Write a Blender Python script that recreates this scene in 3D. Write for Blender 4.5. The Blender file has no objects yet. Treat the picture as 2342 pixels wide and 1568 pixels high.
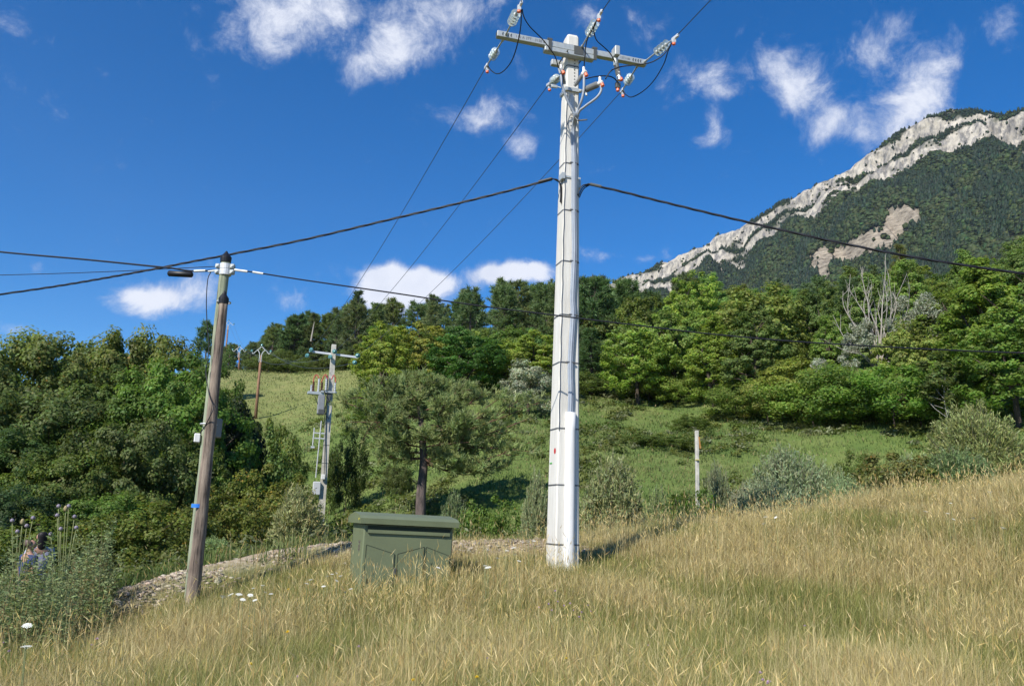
import bpy, math, random
import numpy as np
from mathutils import Vector, Matrix

# ------------------------------------------------------------------ camera
F0 = 1900.0                      # focal length in units of a 2342-wide frame
PITCH, ROLL = math.radians(11.92), math.radians(1.75)
FWD = np.array([0, math.cos(PITCH), math.sin(PITCH)])
_R0 = np.array([1.0, 0, 0]); _U0 = np.array([0, -math.sin(PITCH), math.cos(PITCH)])
RGT = _R0 * math.cos(ROLL) + _U0 * math.sin(ROLL)
UPV = _U0 * math.cos(ROLL) - _R0 * math.sin(ROLL)
EYE = np.array([0, 0, 1.6])
scene = bpy.context.scene
COL = scene.collection
cam_d = bpy.data.cameras.new("camera")
cam_d.sensor_width = 36.0; cam_d.lens = F0 / 2342 * 36.0
cam_d.clip_start = 0.1; cam_d.clip_end = 8000
cam = bpy.data.objects.new("camera", cam_d); COL.objects.link(cam)
M = Matrix.Identity(4)
for i in range(3):
    M[i][0], M[i][1], M[i][2], M[i][3] = RGT[i], UPV[i], -FWD[i], EYE[i]
cam.matrix_world = M
scene.camera = cam

def ray(px, py):
    return FWD + (px - 1171) / F0 * RGT + (784 - py) / F0 * UPV
def at(px, py, Y):
    """the point at distance Y ahead seen in that direction"""
    d = ray(px, py)
    return EYE + d * (Y / d[1])
def pj(P):
    q = np.asarray(P, float) - EYE
    z = q @ FWD
    return 1171 + F0 * (q @ RGT) / z, 784 - F0 * (q @ UPV) / z

# ------------------------------------------------------------------ sun, exposure
SUN_DIR = Vector((-0.42, -0.62, 0.66)).normalized()       # towards the sun
SUN_EL = math.asin(SUN_DIR.z); SUN_AZ = math.atan2(SUN_DIR.x, SUN_DIR.y)
sl = bpy.data.lights.new("sun", 'SUN'); sl.energy = 4.3; sl.angle = math.radians(0.5); sl.color = (1.0, 0.95, 0.86)
so = bpy.data.objects.new("sun", sl); COL.objects.link(so)
so.rotation_euler = SUN_DIR.to_track_quat('Z', 'Y').to_euler()
so.location = (-20, -20, 40)
vs = scene.view_settings
scene.display_settings.display_device = 'sRGB'
vs.view_transform = 'Standard'; vs.look = 'None'; vs.exposure = 0.55; vs.gamma = 1.0; vs.use_curve_mapping = False
scene.cycles.max_bounces = 6; scene.cycles.diffuse_bounces = 3; scene.cycles.glossy_bounces = 2
scene.cycles.transmission_bounces = 5; scene.cycles.transparent_max_bounces = 6
scene.cycles.sample_clamp_indirect = 4.0

# ------------------------------------------------------------------ sky with clouds
world = bpy.data.worlds.new("World"); scene.world = world; world.use_nodes = True
def build_sky():
    nt = world.node_tree; N = nt.nodes; L = nt.links
    N.clear()
    out = N.new('ShaderNodeOutputWorld'); bg = N.new('ShaderNodeBackground')
    bg.inputs['Strength'].default_value = 0.115
    L.new(bg.outputs[0], out.inputs[0])
    sky = N.new('ShaderNodeTexSky'); sky.sky_type = 'NISHITA'; sky.sun_disc = False
    sky.sun_elevation = SUN_EL; sky.sun_rotation = SUN_AZ
    sky.altitude = 1600; sky.air_density = 1.0; sky.dust_density = 0.3; sky.ozone_density = 3.0
    hs = N.new('ShaderNodeHueSaturation'); hs.inputs['Saturation'].default_value = 1.40; hs.inputs['Value'].default_value = 0.95
    hs.inputs['Hue'].default_value = 0.506
    L.new(sky.outputs[0], hs.inputs['Color'])
    tc = N.new('ShaderNodeTexCoord')
    def vm(op, a, b=None):
        n = N.new('ShaderNodeVectorMath'); n.operation = op
        for i, v in ((0, a), (1, b)):
            if v is None: continue
            if hasattr(v, 'is_linked'): L.new(v, n.inputs[i])
            else: n.inputs[i].default_value = v
        return n
    def ma(op, a, b=None, c=None):
        n = N.new('ShaderNodeMath'); n.operation = op
        for i, v in ((0, a), (1, b), (2, c)):
            if v is None: continue
            if hasattr(v, 'is_linked'): L.new(v, n.inputs[i])
            else: n.inputs[i].default_value = v
        return n.outputs[0]
    D = tc.outputs['Generated']
    def noise(scale, detail, rough, vec, dist=0.0):
        n = N.new('ShaderNodeTexNoise'); n.inputs['Scale'].default_value = scale
        n.inputs['Detail'].default_value = detail; n.inputs['Roughness'].default_value = rough
        n.inputs['Distortion'].default_value = dist
        L.new(vec, n.inputs['Vector']); return n
    nw = noise(9, 3, 0.55, D)
    off = vm('SUBTRACT', nw.outputs['Color'], (0.5, 0.5, 0.5)).outputs[0]
    sc = vm('SCALE', off); sc.inputs['Scale'].default_value = 0.03
    Dw = vm('ADD', D, sc.outputs[0]).outputs[0]
    clouds = [  # heading given as (px, py), half widths, weight, tilt in degrees
        (760, 25, 230, 62, 1.0, 0), (590, 60, 85, 60, 1.0, 25), (660, 112, 80, 35, .7, 25), (925, 112, 95, 58, 1.15, 0), (830, 165, 85, 48, .75, 10),
        (1060, 15, 120, 42, .75, 0), (1095, 262, 85, 48, .85, 20), (1190, 335, 46, 36, 1.1, 15), (925, 655, 105, 42, 2.0, 0), (852, 634, 30, 22, 1.2, 0), (890, 618, 30, 22, 1.2, 0), (950, 622, 28, 20, 1.1, 0), (995, 645, 30, 20, 1.1, 0), (1180, 630, 100, 28, 2.0, 0), (1115, 618, 32, 18, 1.1, 0), (1165, 606, 30, 18, 1.1, 0), (1225, 610, 34, 18, 1.1, 0),
        (870, 690, 60, 40, 2.0, 0), (400, 676, 115, 40, 1.05, 12), (315, 690, 62, 38, 1.0, 5), (655, 697, 42, 28, .75, 10), (1385, 585, 52, 20, .8, 0),
        (1480, 598, 30, 18, .8, 0), (1600, 185, 78, 46, .95, 10), (1635, 275, 30, 50, .75, -15), (1660, 205, 40, 16, .5, 10), (1790, 150, 62, 58, 1.05, 30), (1832, 215, 70, 45, 1.0, 45), (1895, 290, 62, 32, 1.0, 45),
        (1990, 115, 85, 40, .95, -35), (2060, 70, 50, 30, .6, -30), (2150, 180, 75, 60, .95, -50), (2100, 250, 110, 60, 1.1, -35), (2015, 310, 75, 50, 1.0, -45), (2290, 70, 60, 55, .55, 0), (1490, 70, 70, 45, .7, -10), (1330, 45, 40, 35, .5, 0),
        (1190, 140, 50, 40, .5, 0), (1330, 50, 45, 45, .5, 0), (30, 752, 38, 22, .9, 0), (40, 70, 42, 55, .45, 60), (85, 612, 24, 16, .7, 0), (1600, 325, 50, 22, .55, 15)]
    total = None
    for (cx, cy, rx, ry, w, tilt) in clouds:
        c = ray(cx, cy); c = c / np.linalg.norm(c)
        t1 = ray(cx + 10, cy); t1 = t1 / np.linalg.norm(t1) - c; t1 /= np.linalg.norm(t1)
        t2 = np.cross(c, t1); t2 /= np.linalg.norm(t2)
        a = math.radians(tilt)
        e1 = t1 * math.cos(a) - t2 * math.sin(a); e2 = t1 * math.sin(a) + t2 * math.cos(a)
        cosv = 1.0 / np.linalg.norm(ray(cx, cy))
        rx, ry = 1.25 * rx / F0 * cosv, 1.3 * ry / F0 * cosv
        d1 = vm('DOT_PRODUCT', Dw, tuple(e1 / rx)).outputs['Value']
        d2 = vm('DOT_PRODUCT', Dw, tuple(e2 / ry)).outputs['Value']
        r2 = ma('ADD', ma('MULTIPLY', d1, d1), ma('MULTIPLY', d2, d2))
        g = ma('MULTIPLY', ma('EXPONENT', ma('MULTIPLY', r2, -1.7)), w)
        total = g if total is None else ma('ADD', total, g)
    n1 = noise(19, 10, 0.70, Dw, 0.25).outputs['Fac']
    dens = ma('ADD', total, ma('MULTIPLY', ma('SUBTRACT', n1, 0.5), 3.1))
    mr = N.new('ShaderNodeMapRange'); mr.interpolation_type = 'SMOOTHSTEP'
    mr.inputs['From Min'].default_value = 0.28; mr.inputs['From Max'].default_value = 1.7
    L.new(dens, mr.inputs['Value'])
    n2 = noise(20, 4, 0.5, Dw).outputs['Fac']
    cr = N.new('ShaderNodeMix'); cr.data_type = 'RGBA'
    cr.inputs[6].default_value = (3.6, 4.0, 5.1, 1); cr.inputs[7].default_value = (5.5, 5.7, 6.3, 1)
    L.new(ma('MULTIPLY_ADD', ma('SUBTRACT', n2, 0.5), 1.5, mr.outputs[0]), cr.inputs[0]); cr.clamp_factor = True
    mx = N.new('ShaderNodeMix'); mx.data_type = 'RGBA'
    L.new(ma('MULTIPLY', mr.outputs[0], 0.95), mx.inputs[0])
    L.new(hs.outputs[0], mx.inputs[6]); L.new(cr.outputs[2], mx.inputs[7])
    L.new(mx.outputs[2], bg.inputs['Color'])
build_sky()

# ------------------------------------------------------------------ helpers
rng = np.random.default_rng(7)
random.seed(7)

def _hash(ix, iy, iz, s):
    h = (ix.astype(np.int64) * 374761393 + iy.astype(np.int64) * 668265263 + iz.astype(np.int64) * 2147483647 + s * 1274126177) & 0xffffffff
    h = ((h ^ (h >> 13)) * 1274126177) & 0xffffffff
    h = h ^ (h >> 16)
    return (h & 0xffff) / 65535.0
def vnoise(x, y, z=None, seed=0):
    x = np.asarray(x, float); y = np.asarray(y, float); z = np.zeros_like(x) if z is None else np.asarray(z, float)
    ix, iy, iz = np.floor(x), np.floor(y), np.floor(z)
    fx, fy, fz = x - ix, y - iy, z - iz
    fx, fy, fz = [f * f * (3 - 2 * f) for f in (fx, fy, fz)]
    r = 0
    for a in (0, 1):
        for b in (0, 1):
            for c in (0, 1):
                w = (fx if a else 1 - fx) * (fy if b else 1 - fy) * (fz if c else 1 - fz)
                r = r + w * _hash(ix + a, iy + b, iz + c, seed)
    return r
def fbm(x, y, z=None, o=4, seed=0):
    r, a, t = 0, 0.5, 0
    for k in range(o):
        f = 2.0 ** k
        r = r + a * vnoise(np.asarray(x) * f, np.asarray(y) * f, None if z is None else np.asarray(z) * f, seed + k)
        t += a; a *= 0.5
    return r / t

def raw_mesh(name, V, Q, tint=None, smooth=False, extra=None):
    """mesh from vertex array, quad (or triangle) array and a per-vertex colour"""
    V = np.asarray(V, np.float32); Q = np.asarray(Q, np.int32)
    k = Q.shape[1]
    me = bpy.data.meshes.new(name)
    me.vertices.add(len(V)); me.vertices.foreach_set('co', V.ravel())
    me.loops.add(Q.size); me.loops.foreach_set('vertex_index', Q.ravel())
    me.polygons.add(len(Q)); me.polygons.foreach_set('loop_start', np.arange(0, Q.size, k, dtype=np.int32))
    me.update(calc_edges=True)
    if smooth: me.polygons.foreach_set('use_smooth', np.ones(len(Q), bool))
    for nm, arr in ((('tint', tint),) + tuple((extra or {}).items())):
        if arr is None: continue
        arr = np.asarray(arr, np.float32)
        if arr.shape[1] == 3: arr = np.hstack([arr, np.ones((len(arr), 1), np.float32)])
        at_ = me.attributes.new(nm, 'FLOAT_COLOR', 'POINT'); at_.data.foreach_set('color', arr.ravel())
    return me

class MB:
    """collects shapes in world space, then links them as one mesh object"""
    def __init__(self): self.v = []; self.f = []
    def add(self, vs_, fs):
        n = len(self.v)
        self.v += [tuple(map(float, p)) for p in vs_]
        self.f += [tuple(i + n for i in f) for f in fs]
    def box(self, c, ex, ey, ez):
        """centre and three half-extent vectors"""
        c, ex, ey, ez = [np.asarray(a, float) for a in (c, ex, ey, ez)]
        p = [c + sx * ex + sy * ey + sz * ez for sz in (-1, 1) for sy in (-1, 1) for sx in (-1, 1)]
        f = [(0, 2, 3, 1), (4, 5, 7, 6), (0, 1, 5, 4), (2, 6, 7, 3), (0, 4, 6, 2), (1, 3, 7, 5)]
        if np.dot(np.cross(ex, ey), ez) < 0: f = [q[::-1] for q in f]
        self.add(p, f)
    def cbox(self, c, ex, ey, ez, b):
        """box with chamfered edges"""
        c, ex, ey, ez = [np.asarray(a, float) for a in (c, ex, ey, ez)]
        L = [np.linalg.norm(a) for a in (ex, ey, ez)]
        def ring(o, z):
            lx, ly = L[0] - o, L[1] - o
            k = [(lx - b, -ly), (lx, b - ly), (lx, ly - b), (lx - b, ly), (b - lx, ly), (-lx, ly - b), (-lx, b - ly), (b - lx, -ly)]
            return [c + ex / L[0] * p[0] + ey / L[1] * p[1] + ez / L[2] * z for p in k]
        zs = [(b, -L[2]), (0, -L[2] + b), (0, L[2] - b), (b, L[2])]
        vs_ = []
        for o, z in zs: vs_ += ring(o, z)
        f = [tuple(range(7, -1, -1)), tuple(range(24, 32))]
        for k in range(3):
            for i in range(8):
                j = (i + 1) % 8
                f.append((k * 8 + i, k * 8 + j, k * 8 + 8 + j, k * 8 + 8 + i))
        self.add(vs_, f)
    def tube(self, pts, r, seg=8, cap=True):
        P = [np.asarray(p, float) for p in pts]; n = len(P)
        R = [r] * n if np.isscalar(r) else list(r)
        vs_ = []; up = None
        for i in range(n):
            t = P[min(i + 1, n - 1)] - P[max(i - 1, 0)]; t = t / (np.linalg.norm(t) + 1e-9)
            if up is None:
                a = np.array([0, 0, 1.0]) if abs(t[2]) < .9 else np.array([1.0, 0, 0])
                up = np.cross(t, a)
            up = up - t * (up @ t); up /= np.linalg.norm(up) + 1e-9
            b = np.cross(t, up)
            for k in range(seg):
                an = 2 * math.pi * k / seg
                vs_.append(P[i] + R[i] * (up * math.cos(an) + b * math.sin(an)))
        f = []
        for i in range(n - 1):
            for k in range(seg):
                j = (k + 1) % seg
                f.append((i * seg + k, i * seg + j, (i + 1) * seg + j, (i + 1) * seg + k))
        if cap: f += [tuple(range(seg - 1, -1, -1)), tuple((n - 1) * seg + k for k in range(seg))]
        self.add(vs_, f)
    def lathe(self, o, axis, prof, seg=14):
        """profile of (distance along axis, radius)"""
        o = np.asarray(o, float); t = np.asarray(axis, float); t = t / np.linalg.norm(t)
        a = np.array([0, 0, 1.0]) if abs(t[2]) < .9 else np.array([1.0, 0, 0])
        u = np.cross(t, a); u /= np.linalg.norm(u); b = np.cross(t, u)
        vs_ = []
        for (h, r) in prof:
            for k in range(seg):
                an = 2 * math.pi * k / seg
                vs_.append(o + t * h + r * (u * math.cos(an) + b * math.sin(an)))
        f = []
        for i in range(len(prof) - 1):
            for k in range(seg):
                j = (k + 1) % seg
                f.append((i * seg + k, i * seg + j, (i + 1) * seg + j, (i + 1) * seg + k))
        f += [tuple(range(seg - 1, -1, -1)), tuple((len(prof) - 1) * seg + k for k in range(seg))]
        self.add(vs_, f)
    def build(self, name, m, parent=None, smooth=False):
        o0 = root_loc(parent)
        me = bpy.data.meshes.new(name)
        me.from_pydata([(p[0] - o0[0], p[1] - o0[1], p[2] - o0[2]) for p in self.v], [], self.f); me.update()
        if smooth:
            me.polygons.foreach_set('use_smooth', [len(p.vertices) <= 4 for p in me.polygons])
        me.materials.append(m)
        return link(name, me, parent)
def root_loc(o):
    r = np.zeros(3)
    while o is not None:
        r = r + np.array(o.location); o = o.parent
    return r
def link(name, me, parent=None):
    o = bpy.data.objects.new(name, me); COL.objects.link(o)
    if parent is not None: o.parent = parent
    return o
def tag(o, label=None, cat=None, group=None, kind=None):
    for k, v in (('label', label), ('category', cat), ('group', group), ('kind', kind)):
        if v: o[k] = v
    return o
def thing(name, label, cat, loc, group=None):
    o = bpy.data.objects.new(name, None); COL.objects.link(o)
    o.location = tuple(map(float, loc)); o.empty_display_size = 0.3
    return tag(o, label, cat, group)
def spline(pts, n):
    """smooth curve through the points (Catmull-Rom)"""
    P = [np.asarray(p, float) for p in pts]
    P = [2 * P[0] - P[1]] + P + [2 * P[-1] - P[-2]]
    out = []
    for i in range(1, len(P) - 2):
        for k in range(n):
            t = k / n
            a, b, c, d = P[i - 1], P[i], P[i + 1], P[i + 2]
            out.append(.5 * (2 * b + (c - a) * t + (2 * a - 5 * b + 4 * c - d) * t * t + (3 * b - a - 3 * c + d) * t ** 3))
    out.append(P[-2]); return out

# ------------------------------------------------------------------ materials
def mat(name, col, rough=.6, metal=0.0, var=0.0, scale=8.0, col2=None, bump=0.0, bscale=40.0, stretch=(1, 1, 1), spec=.4, detail=5):
    m = bpy.data.materials.new(name); m.use_nodes = True
    nt = m.node_tree; b = nt.nodes['Principled BSDF']
    b.inputs['Base Color'].default_value = (*col, 1); b.inputs['Roughness'].default_value = rough
    b.inputs['Metallic'].default_value = metal; b.inputs['Specular IOR Level'].default_value = spec
    if var or col2 or bump:
        tc = nt.nodes.new('ShaderNodeTexCoord'); mp = nt.nodes.new('ShaderNodeMapping')
        mp.inputs['Scale'].default_value = stretch
        nt.links.new(tc.outputs['Object'], mp.inputs['Vector'])
    if var or col2:
        n = nt.nodes.new('ShaderNodeTexNoise'); n.inputs['Scale'].default_value = scale; n.inputs['Detail'].default_value = detail
        n.inputs['Roughness'].default_value = .65
        nt.links.new(mp.outputs[0], n.inputs['Vector'])
        r = nt.nodes.new('ShaderNodeValToRGB'); r.color_ramp.elements[0].position = .35; r.color_ramp.elements[1].position = .68
        c2 = col2 or tuple(c * (1 - var) for c in col)
        r.color_ramp.elements[0].color = (*c2, 1); r.color_ramp.elements[1].color = (*col, 1)
        nt.links.new(n.outputs['Fac'], r.inputs['Fac']); nt.links.new(r.outputs[0], b.inputs['Base Color'])
    if bump:
        n2 = nt.nodes.new('ShaderNodeTexNoise'); n2.inputs['Scale'].default_value = bscale; n2.inputs['Detail'].default_value = 6
        nt.links.new(mp.outputs[0], n2.inputs['Vector'])
        bp = nt.nodes.new('ShaderNodeBump'); bp.inputs['Strength'].default_value = bump; bp.inputs['Distance'].default_value = .02
        nt.links.new(n2.outputs['Fac'], bp.inputs['Height']); nt.links.new(bp.outputs[0], b.inputs['Normal'])
    return m
def leaf_mat(name, trans=.3, rough=.55, vary=.10, tcol=(1.2, 1.25, .8, 1)):
    """per-leaf colour from the mesh, species colour from the object"""
    m = bpy.data.materials.new(name); m.use_nodes = True
    nt = m.node_tree; N = nt.nodes; L = nt.links
    b = N['Principled BSDF']; out = N['Material Output']
    a = N.new('ShaderNodeAttribute'); a.attribute_name = 'tint'
    oi = N.new('ShaderNodeObjectInfo')
    mx = N.new('ShaderNodeMix'); mx.data_type = 'RGBA'; mx.blend_type = 'MULTIPLY'; mx.inputs[0].default_value = 1
    L.new(a.outputs['Color'], mx.inputs[6]); L.new(oi.outputs['Color'], mx.inputs[7])
    hs = N.new('ShaderNodeHueSaturation')
    mr = N.new('ShaderNodeMapRange'); mr.inputs['To Min'].default_value = 1 - vary * 1.5; mr.inputs['To Max'].default_value = 1 + vary * 1.5
    L.new(oi.outputs['Random'], mr.inputs['Value']); L.new(mr.outputs[0], hs.inputs['Value'])
    mh = N.new('ShaderNodeMapRange'); mh.inputs['To Min'].default_value = .5 - vary * .12; mh.inputs['To Max'].default_value = .5 + vary * .12
    ml = N.new('ShaderNodeMath'); ml.operation = 'FRACT'; mm = N.new('ShaderNodeMath'); mm.operation = 'MULTIPLY'; mm.inputs[1].default_value = 7.13
    L.new(oi.outputs['Random'], mm.inputs[0]); L.new(mm.outputs[0], ml.inputs[0]); L.new(ml.outputs[0], mh.inputs['Value']); L.new(mh.outputs[0], hs.inputs['Hue'])
    L.new(mx.outputs[2], hs.inputs['Color'])
    L.new(hs.outputs[0], b.inputs['Base Color']); b.inputs['Roughness'].default_value = rough; b.inputs['Specular IOR Level'].default_value = .3
    t = N.new('ShaderNodeBsdfTranslucent')
    g = N.new('ShaderNodeMix'); g.data_type = 'RGBA'; g.blend_type = 'MULTIPLY'; g.inputs[0].default_value = 1; g.inputs[7].default_value = tcol
    L.new(hs.outputs[0], g.inputs[6]); L.new(g.outputs[2], t.inputs['Color'])
    ms = N.new('ShaderNodeMixShader'); ms.inputs[0].default_value = trans
    L.new(b.outputs[0], ms.inputs[1]); L.new(t.outputs[0], ms.inputs[2]); L.new(ms.outputs[0], out.inputs['Surface'])
    return m
M_LEAF = leaf_mat('leaves', .46)
M_NEEDLE = leaf_mat('needles', .34, .6)
M_SILVER = leaf_mat('silver_leaves', .3, .5)
M_GRASS = leaf_mat('grass_blades', .3, .6, 0.0, (1.1, 1.1, 1.0, 1))
M_BARK = mat('bark', (.10, .075, .055), .9, var=.6, scale=5, stretch=(1, 1, .25), bump=.6, bscale=9)
M_PBARK = mat('pine_bark', (.17, .13, .115), .9, col2=(.05, .04, .036), scale=7, stretch=(1, 1, .3), bump=.8, bscale=10)
M_RBARK = mat('red_pine_bark', (.17, .09, .06), .9, var=.5, scale=6, stretch=(1, 1, .3), bump=.5, bscale=12)
M_DEAD = mat('dead_wood', (.42, .38, .33), .9, var=.3, scale=4)
M_TWIG = mat('grey_twigs', (.24, .20, .15), .9, var=.3, scale=4)
M_CONC = mat('concrete', (.72, .70, .645), .85, col2=(.57, .545, .49), scale=9, bump=.25, bscale=60, stretch=(1, 1, .09), detail=9)
M_CONC_OLD = mat('old_concrete', (.62, .59, .51), .9, var=.35, scale=4, bump=.2, bscale=50)
M_PVC = mat('white_plastic', (.80, .80, .80), .35, col2=(.66, .65, .62), scale=12, stretch=(1, 1, .12), detail=8)
M_GALV = mat('galvanised_steel', (.52, .55, .54), .5, metal=.35, var=.18, scale=14)
M_GALV2 = mat('pale_steel', (.66, .68, .70), .5, metal=.2, var=.15, scale=18)
M_DARKSTEEL = mat('dark_steel', (.10, .105, .10), .6, metal=.3)
M_STRAP = mat('strap_steel', (.16, .16, .16), .5, metal=.5)
M_CABLE = mat('black_cable', (.012, .013, .018), .5)
M_GREYCABLE = mat('grey_cable', (.34, .38, .44), .55, var=.15, scale=6)
M_WIRE = mat('aluminium_wire', (.10, .11, .13), .5, metal=.5)
M_ORANGE = mat('orange_cap', (.80, .16, .06), .45)
M_RED = mat('red_paint', (.55, .03, .03), .5)
M_RIB = mat('grey_polymer', (.30, .31, .31), .5, var=.1)
M_BROWNPORC = mat('brown_porcelain', (.10, .035, .02), .25)
M_BLACK = mat('black_plastic', (.01, .01, .012), .45)
M_BLUE = mat('blue_tape', (.03, .20, .70), .5)
M_GREENBOX = mat('green_paint', (.155, .180, .098), .5, var=.14, scale=2.5, bump=.08, bscale=120, detail=8)
M_GREENDARK = mat('green_seam', (.03, .04, .022), .7)
def glass(name, col, tr=.5):
    m = bpy.data.materials.new(name); m.use_nodes = True
    b = m.node_tree.nodes['Principled BSDF']
    b.inputs['Base Color'].default_value = (*col, 1); b.inputs['Roughness'].default_value = .08
    b.inputs['Transmission Weight'].default_value = tr; b.inputs['IOR'].default_value = 1.5
    return m
M_GLASS = glass('toughened_glass', (.86, .96, .95), .72)
M_TEAL = glass('teal_glass', (.14, .34, .34), .3)
def wood_mat(name, a, b_, c):
    m = bpy.data.materials.new(name); m.use_nodes = True
    nt = m.node_tree; N = nt.nodes; L = nt.links; p = N['Principled BSDF']; p.inputs['Roughness'].default_value = .85
    tc = N.new('ShaderNodeTexCoord'); mp = N.new('ShaderNodeMapping'); mp.inputs['Scale'].default_value = (1, 1, .055)
    L.new(tc.outputs['Object'], mp.inputs[0])
    n = N.new('ShaderNodeTexNoise'); n.inputs['Scale'].default_value = 17; n.inputs['Detail'].default_value = 8; n.inputs['Roughness'].default_value = .7
    L.new(mp.outputs[0], n.inputs['Vector'])
    n2 = N.new('ShaderNodeTexNoise'); n2.inputs['Scale'].default_value = 2.4; n2.inputs['Detail'].default_value = 4
    L.new(tc.outputs['Object'], n2.inputs['Vector'])
    r = N.new('ShaderNodeValToRGB'); e = r.color_ramp.elements
    e[0].position = .36; e[0].color = (*c, 1); e[1].position = .64; e[1].color = (*a, 1)
    k = e.new(.45); k.color = (*b_, 1)
    ad = N.new('ShaderNodeMath'); ad.operation = 'MULTIPLY_ADD'; ad.inputs[1].default_value = .35; L.new(n2.outputs['Fac'], ad.inputs[0])
    sb = N.new('ShaderNodeMath'); sb.operation = 'SUBTRACT'; sb.inputs[1].default_value = .175; L.new(n.outputs['Fac'], sb.inputs[0]); L.new(sb.outputs[0], ad.inputs[2])
    L.new(ad.outputs[0], r.inputs[0]); L.new(r.outputs[0], p.inputs['Base Color'])
    bp = N.new('ShaderNodeBump'); bp.inputs['Strength'].default_value = .9; bp.inputs['Distance'].default_value = .02
    L.new(n.outputs['Fac'], bp.inputs['Height']); L.new(bp.outputs[0], p.inputs['Normal'])
    return m
M_WOODGREEN = wood_mat('treated_pine_pole', (.33, .36, .25), (.24, .27, .18), (.10, .105, .075))
M_WOODBROWN = wood_mat('weathered_pole', (.33, .265, .205), (.16, .12, .092), (.035, .026, .02))
M_WOODFAR = wood_mat('brown_pole', (.30, .17, .10), (.22, .115, .065), (.12, .06, .035))

# ------------------------------------------------------------------ terrain
ANCH = []
def an(px, py, Y, dz=0.0):
    p = at(px, py, Y); ANCH.append((p[0], p[1], p[2] + dz))
ANCH += [(0, 0, 0), (-3, 1, -.15), (3, 1, .1), (0, 3.5, 0.02), (-6, -8, 0), (6, -8, .3), (-30, -30, -1), (30, -30, 2), (-2.5, 6, -.05), (2.8, 6, .18)]
GH = .45                                                     # height of the meadow grass
an(-300, 1600, 6.5, -GH); an(1171, 1400, 10.5, -GH + .02); an(2342, 1568, 6.8, -GH); an(0, 1568, 6.5, -GH - .05); an(2342, 1330, 12, -GH - .05)
an(1287, 1292, 15); an(915, 1375, 13); an(437, 1378, 14); an(1600, 1290, 14, -GH)
an(0, 1445, 10.5, -GH); an(100, 1440, 12.5, -.55); an(85, 1440, 15); an(-250, 1470, 14)
an(1600, 1185, 21, -GH); an(2000, 1140, 22, -GH); an(2342, 1096, 23, -GH); an(2700, 1050, 24, -GH); an(1330, 1222, 20, -GH + .1)
an(250, 1392, 14.3); an(450, 1342, 15.2); an(650, 1290, 16.3); an(800, 1268, 17); an(1000, 1262, 17.8); an(1240, 1262, 18.5)
an(150, 1345, 18, -.35); an(300, 1290, 22, -.5); an(600, 1270, 21, -.3); an(100, 1260, 26, -.6); an(250, 1235, 31, -.6)
ANCH += [(0, 25, -.35), (6, 26, -.1), (12, 28, .7), (20, 30, 2.0), (32, 32, 3.2)]
an(965, 1200, 37, -.15); an(733, 1200, 44, -.15); an(900, 1082, 50, -.2); an(800, 1000, 62, -.2); an(640, 950, 88); an(600, 852, 132)
an(1500, 1050, 43, -.2); an(1500, 950, 62, -.2); an(1450, 892, 75); an(2000, 1010, 48); an(2342, 1010, 42); an(1900, 955, 57); an(2160, 975, 51)
an(1000, 905, 68); an(1200, 905, 67); an(900, 870, 95); an(1000, 862, 92); an(1200, 858, 92); an(950, 838, 118); an(1100, 828, 118); an(1250, 822, 118); an(1400, 835, 100); an(1500, 815, 110); an(1650, 800, 95); an(720, 848, 128); an(480, 850, 130); an(300, 900, 130); an(0, 960, 130); an(435, 860, 95, -2); an(-400, 1000, 120)
an(800, 838, 126); an(1000, 805, 148); an(1200, 790, 150); an(1500, 775, 138); an(1800, 765, 100); an(2100, 755, 82); an(2342, 735, 72); an(2800, 720, 70)
ANCH += [(-30, 210, 20), (10, 220, 24), (60, 200, 24), (120, 130, 22), (0, 420, -10), (200, 400, -5), (-200, 400, -10), (-120, 150, 4), (-60, 60, 0), (-25, 30, -.9), (-20, 15, -1.2),
         (0, 900, -25), (600, 900, -25), (-700, 900, -25), (1500, 0, 0), (-1500, 0, -10), (0, 3000, -30), (2500, 2500, -30), (-2500, 2500, -30), (0, -300, 0), (90, 60, 18)]
ANCH = np.array(ANCH)
def _warp(x, y):
    x = np.asarray(x, float); y = np.asarray(y, float)
    r = np.sqrt(x * x + y * y) + 1e-6
    s = np.log1p(r / 7.0) / r
    return np.stack([x * s, y * s], -1)
def _tps():
    A = _warp(ANCH[:, 0], ANCH[:, 1]); n = len(A)
    d2 = ((A[:, None] - A[None]) ** 2).sum(-1)
    K = .5 * d2 * np.log(d2 + 1e-12) + np.eye(n) * 1e-3
    Pm = np.hstack([np.ones((n, 1)), A])
    S = np.vstack([np.hstack([K, Pm]), np.hstack([Pm.T, np.zeros((3, 3))])])
    return A, np.linalg.solve(S, np.concatenate([ANCH[:, 2], np.zeros(3)]))
_TA, _TW = _tps()
def hz0(x, y):
    x = np.atleast_1d(np.asarray(x, float)); y = np.atleast_1d(np.asarray(y, float))
    sh = x.shape; q = _warp(x.ravel(), y.ravel()); out = np.empty(len(q))
    for i in range(0, len(q), 20000):
        b = q[i:i + 20000]
        d2 = ((b[:, None] - _TA[None]) ** 2).sum(-1)
        out[i:i + 20000] = (.5 * d2 * np.log(d2 + 1e-12)) @ _TW[:-3] + _TW[-3] + b @ _TW[-2:]
    return out.reshape(sh)
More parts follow.
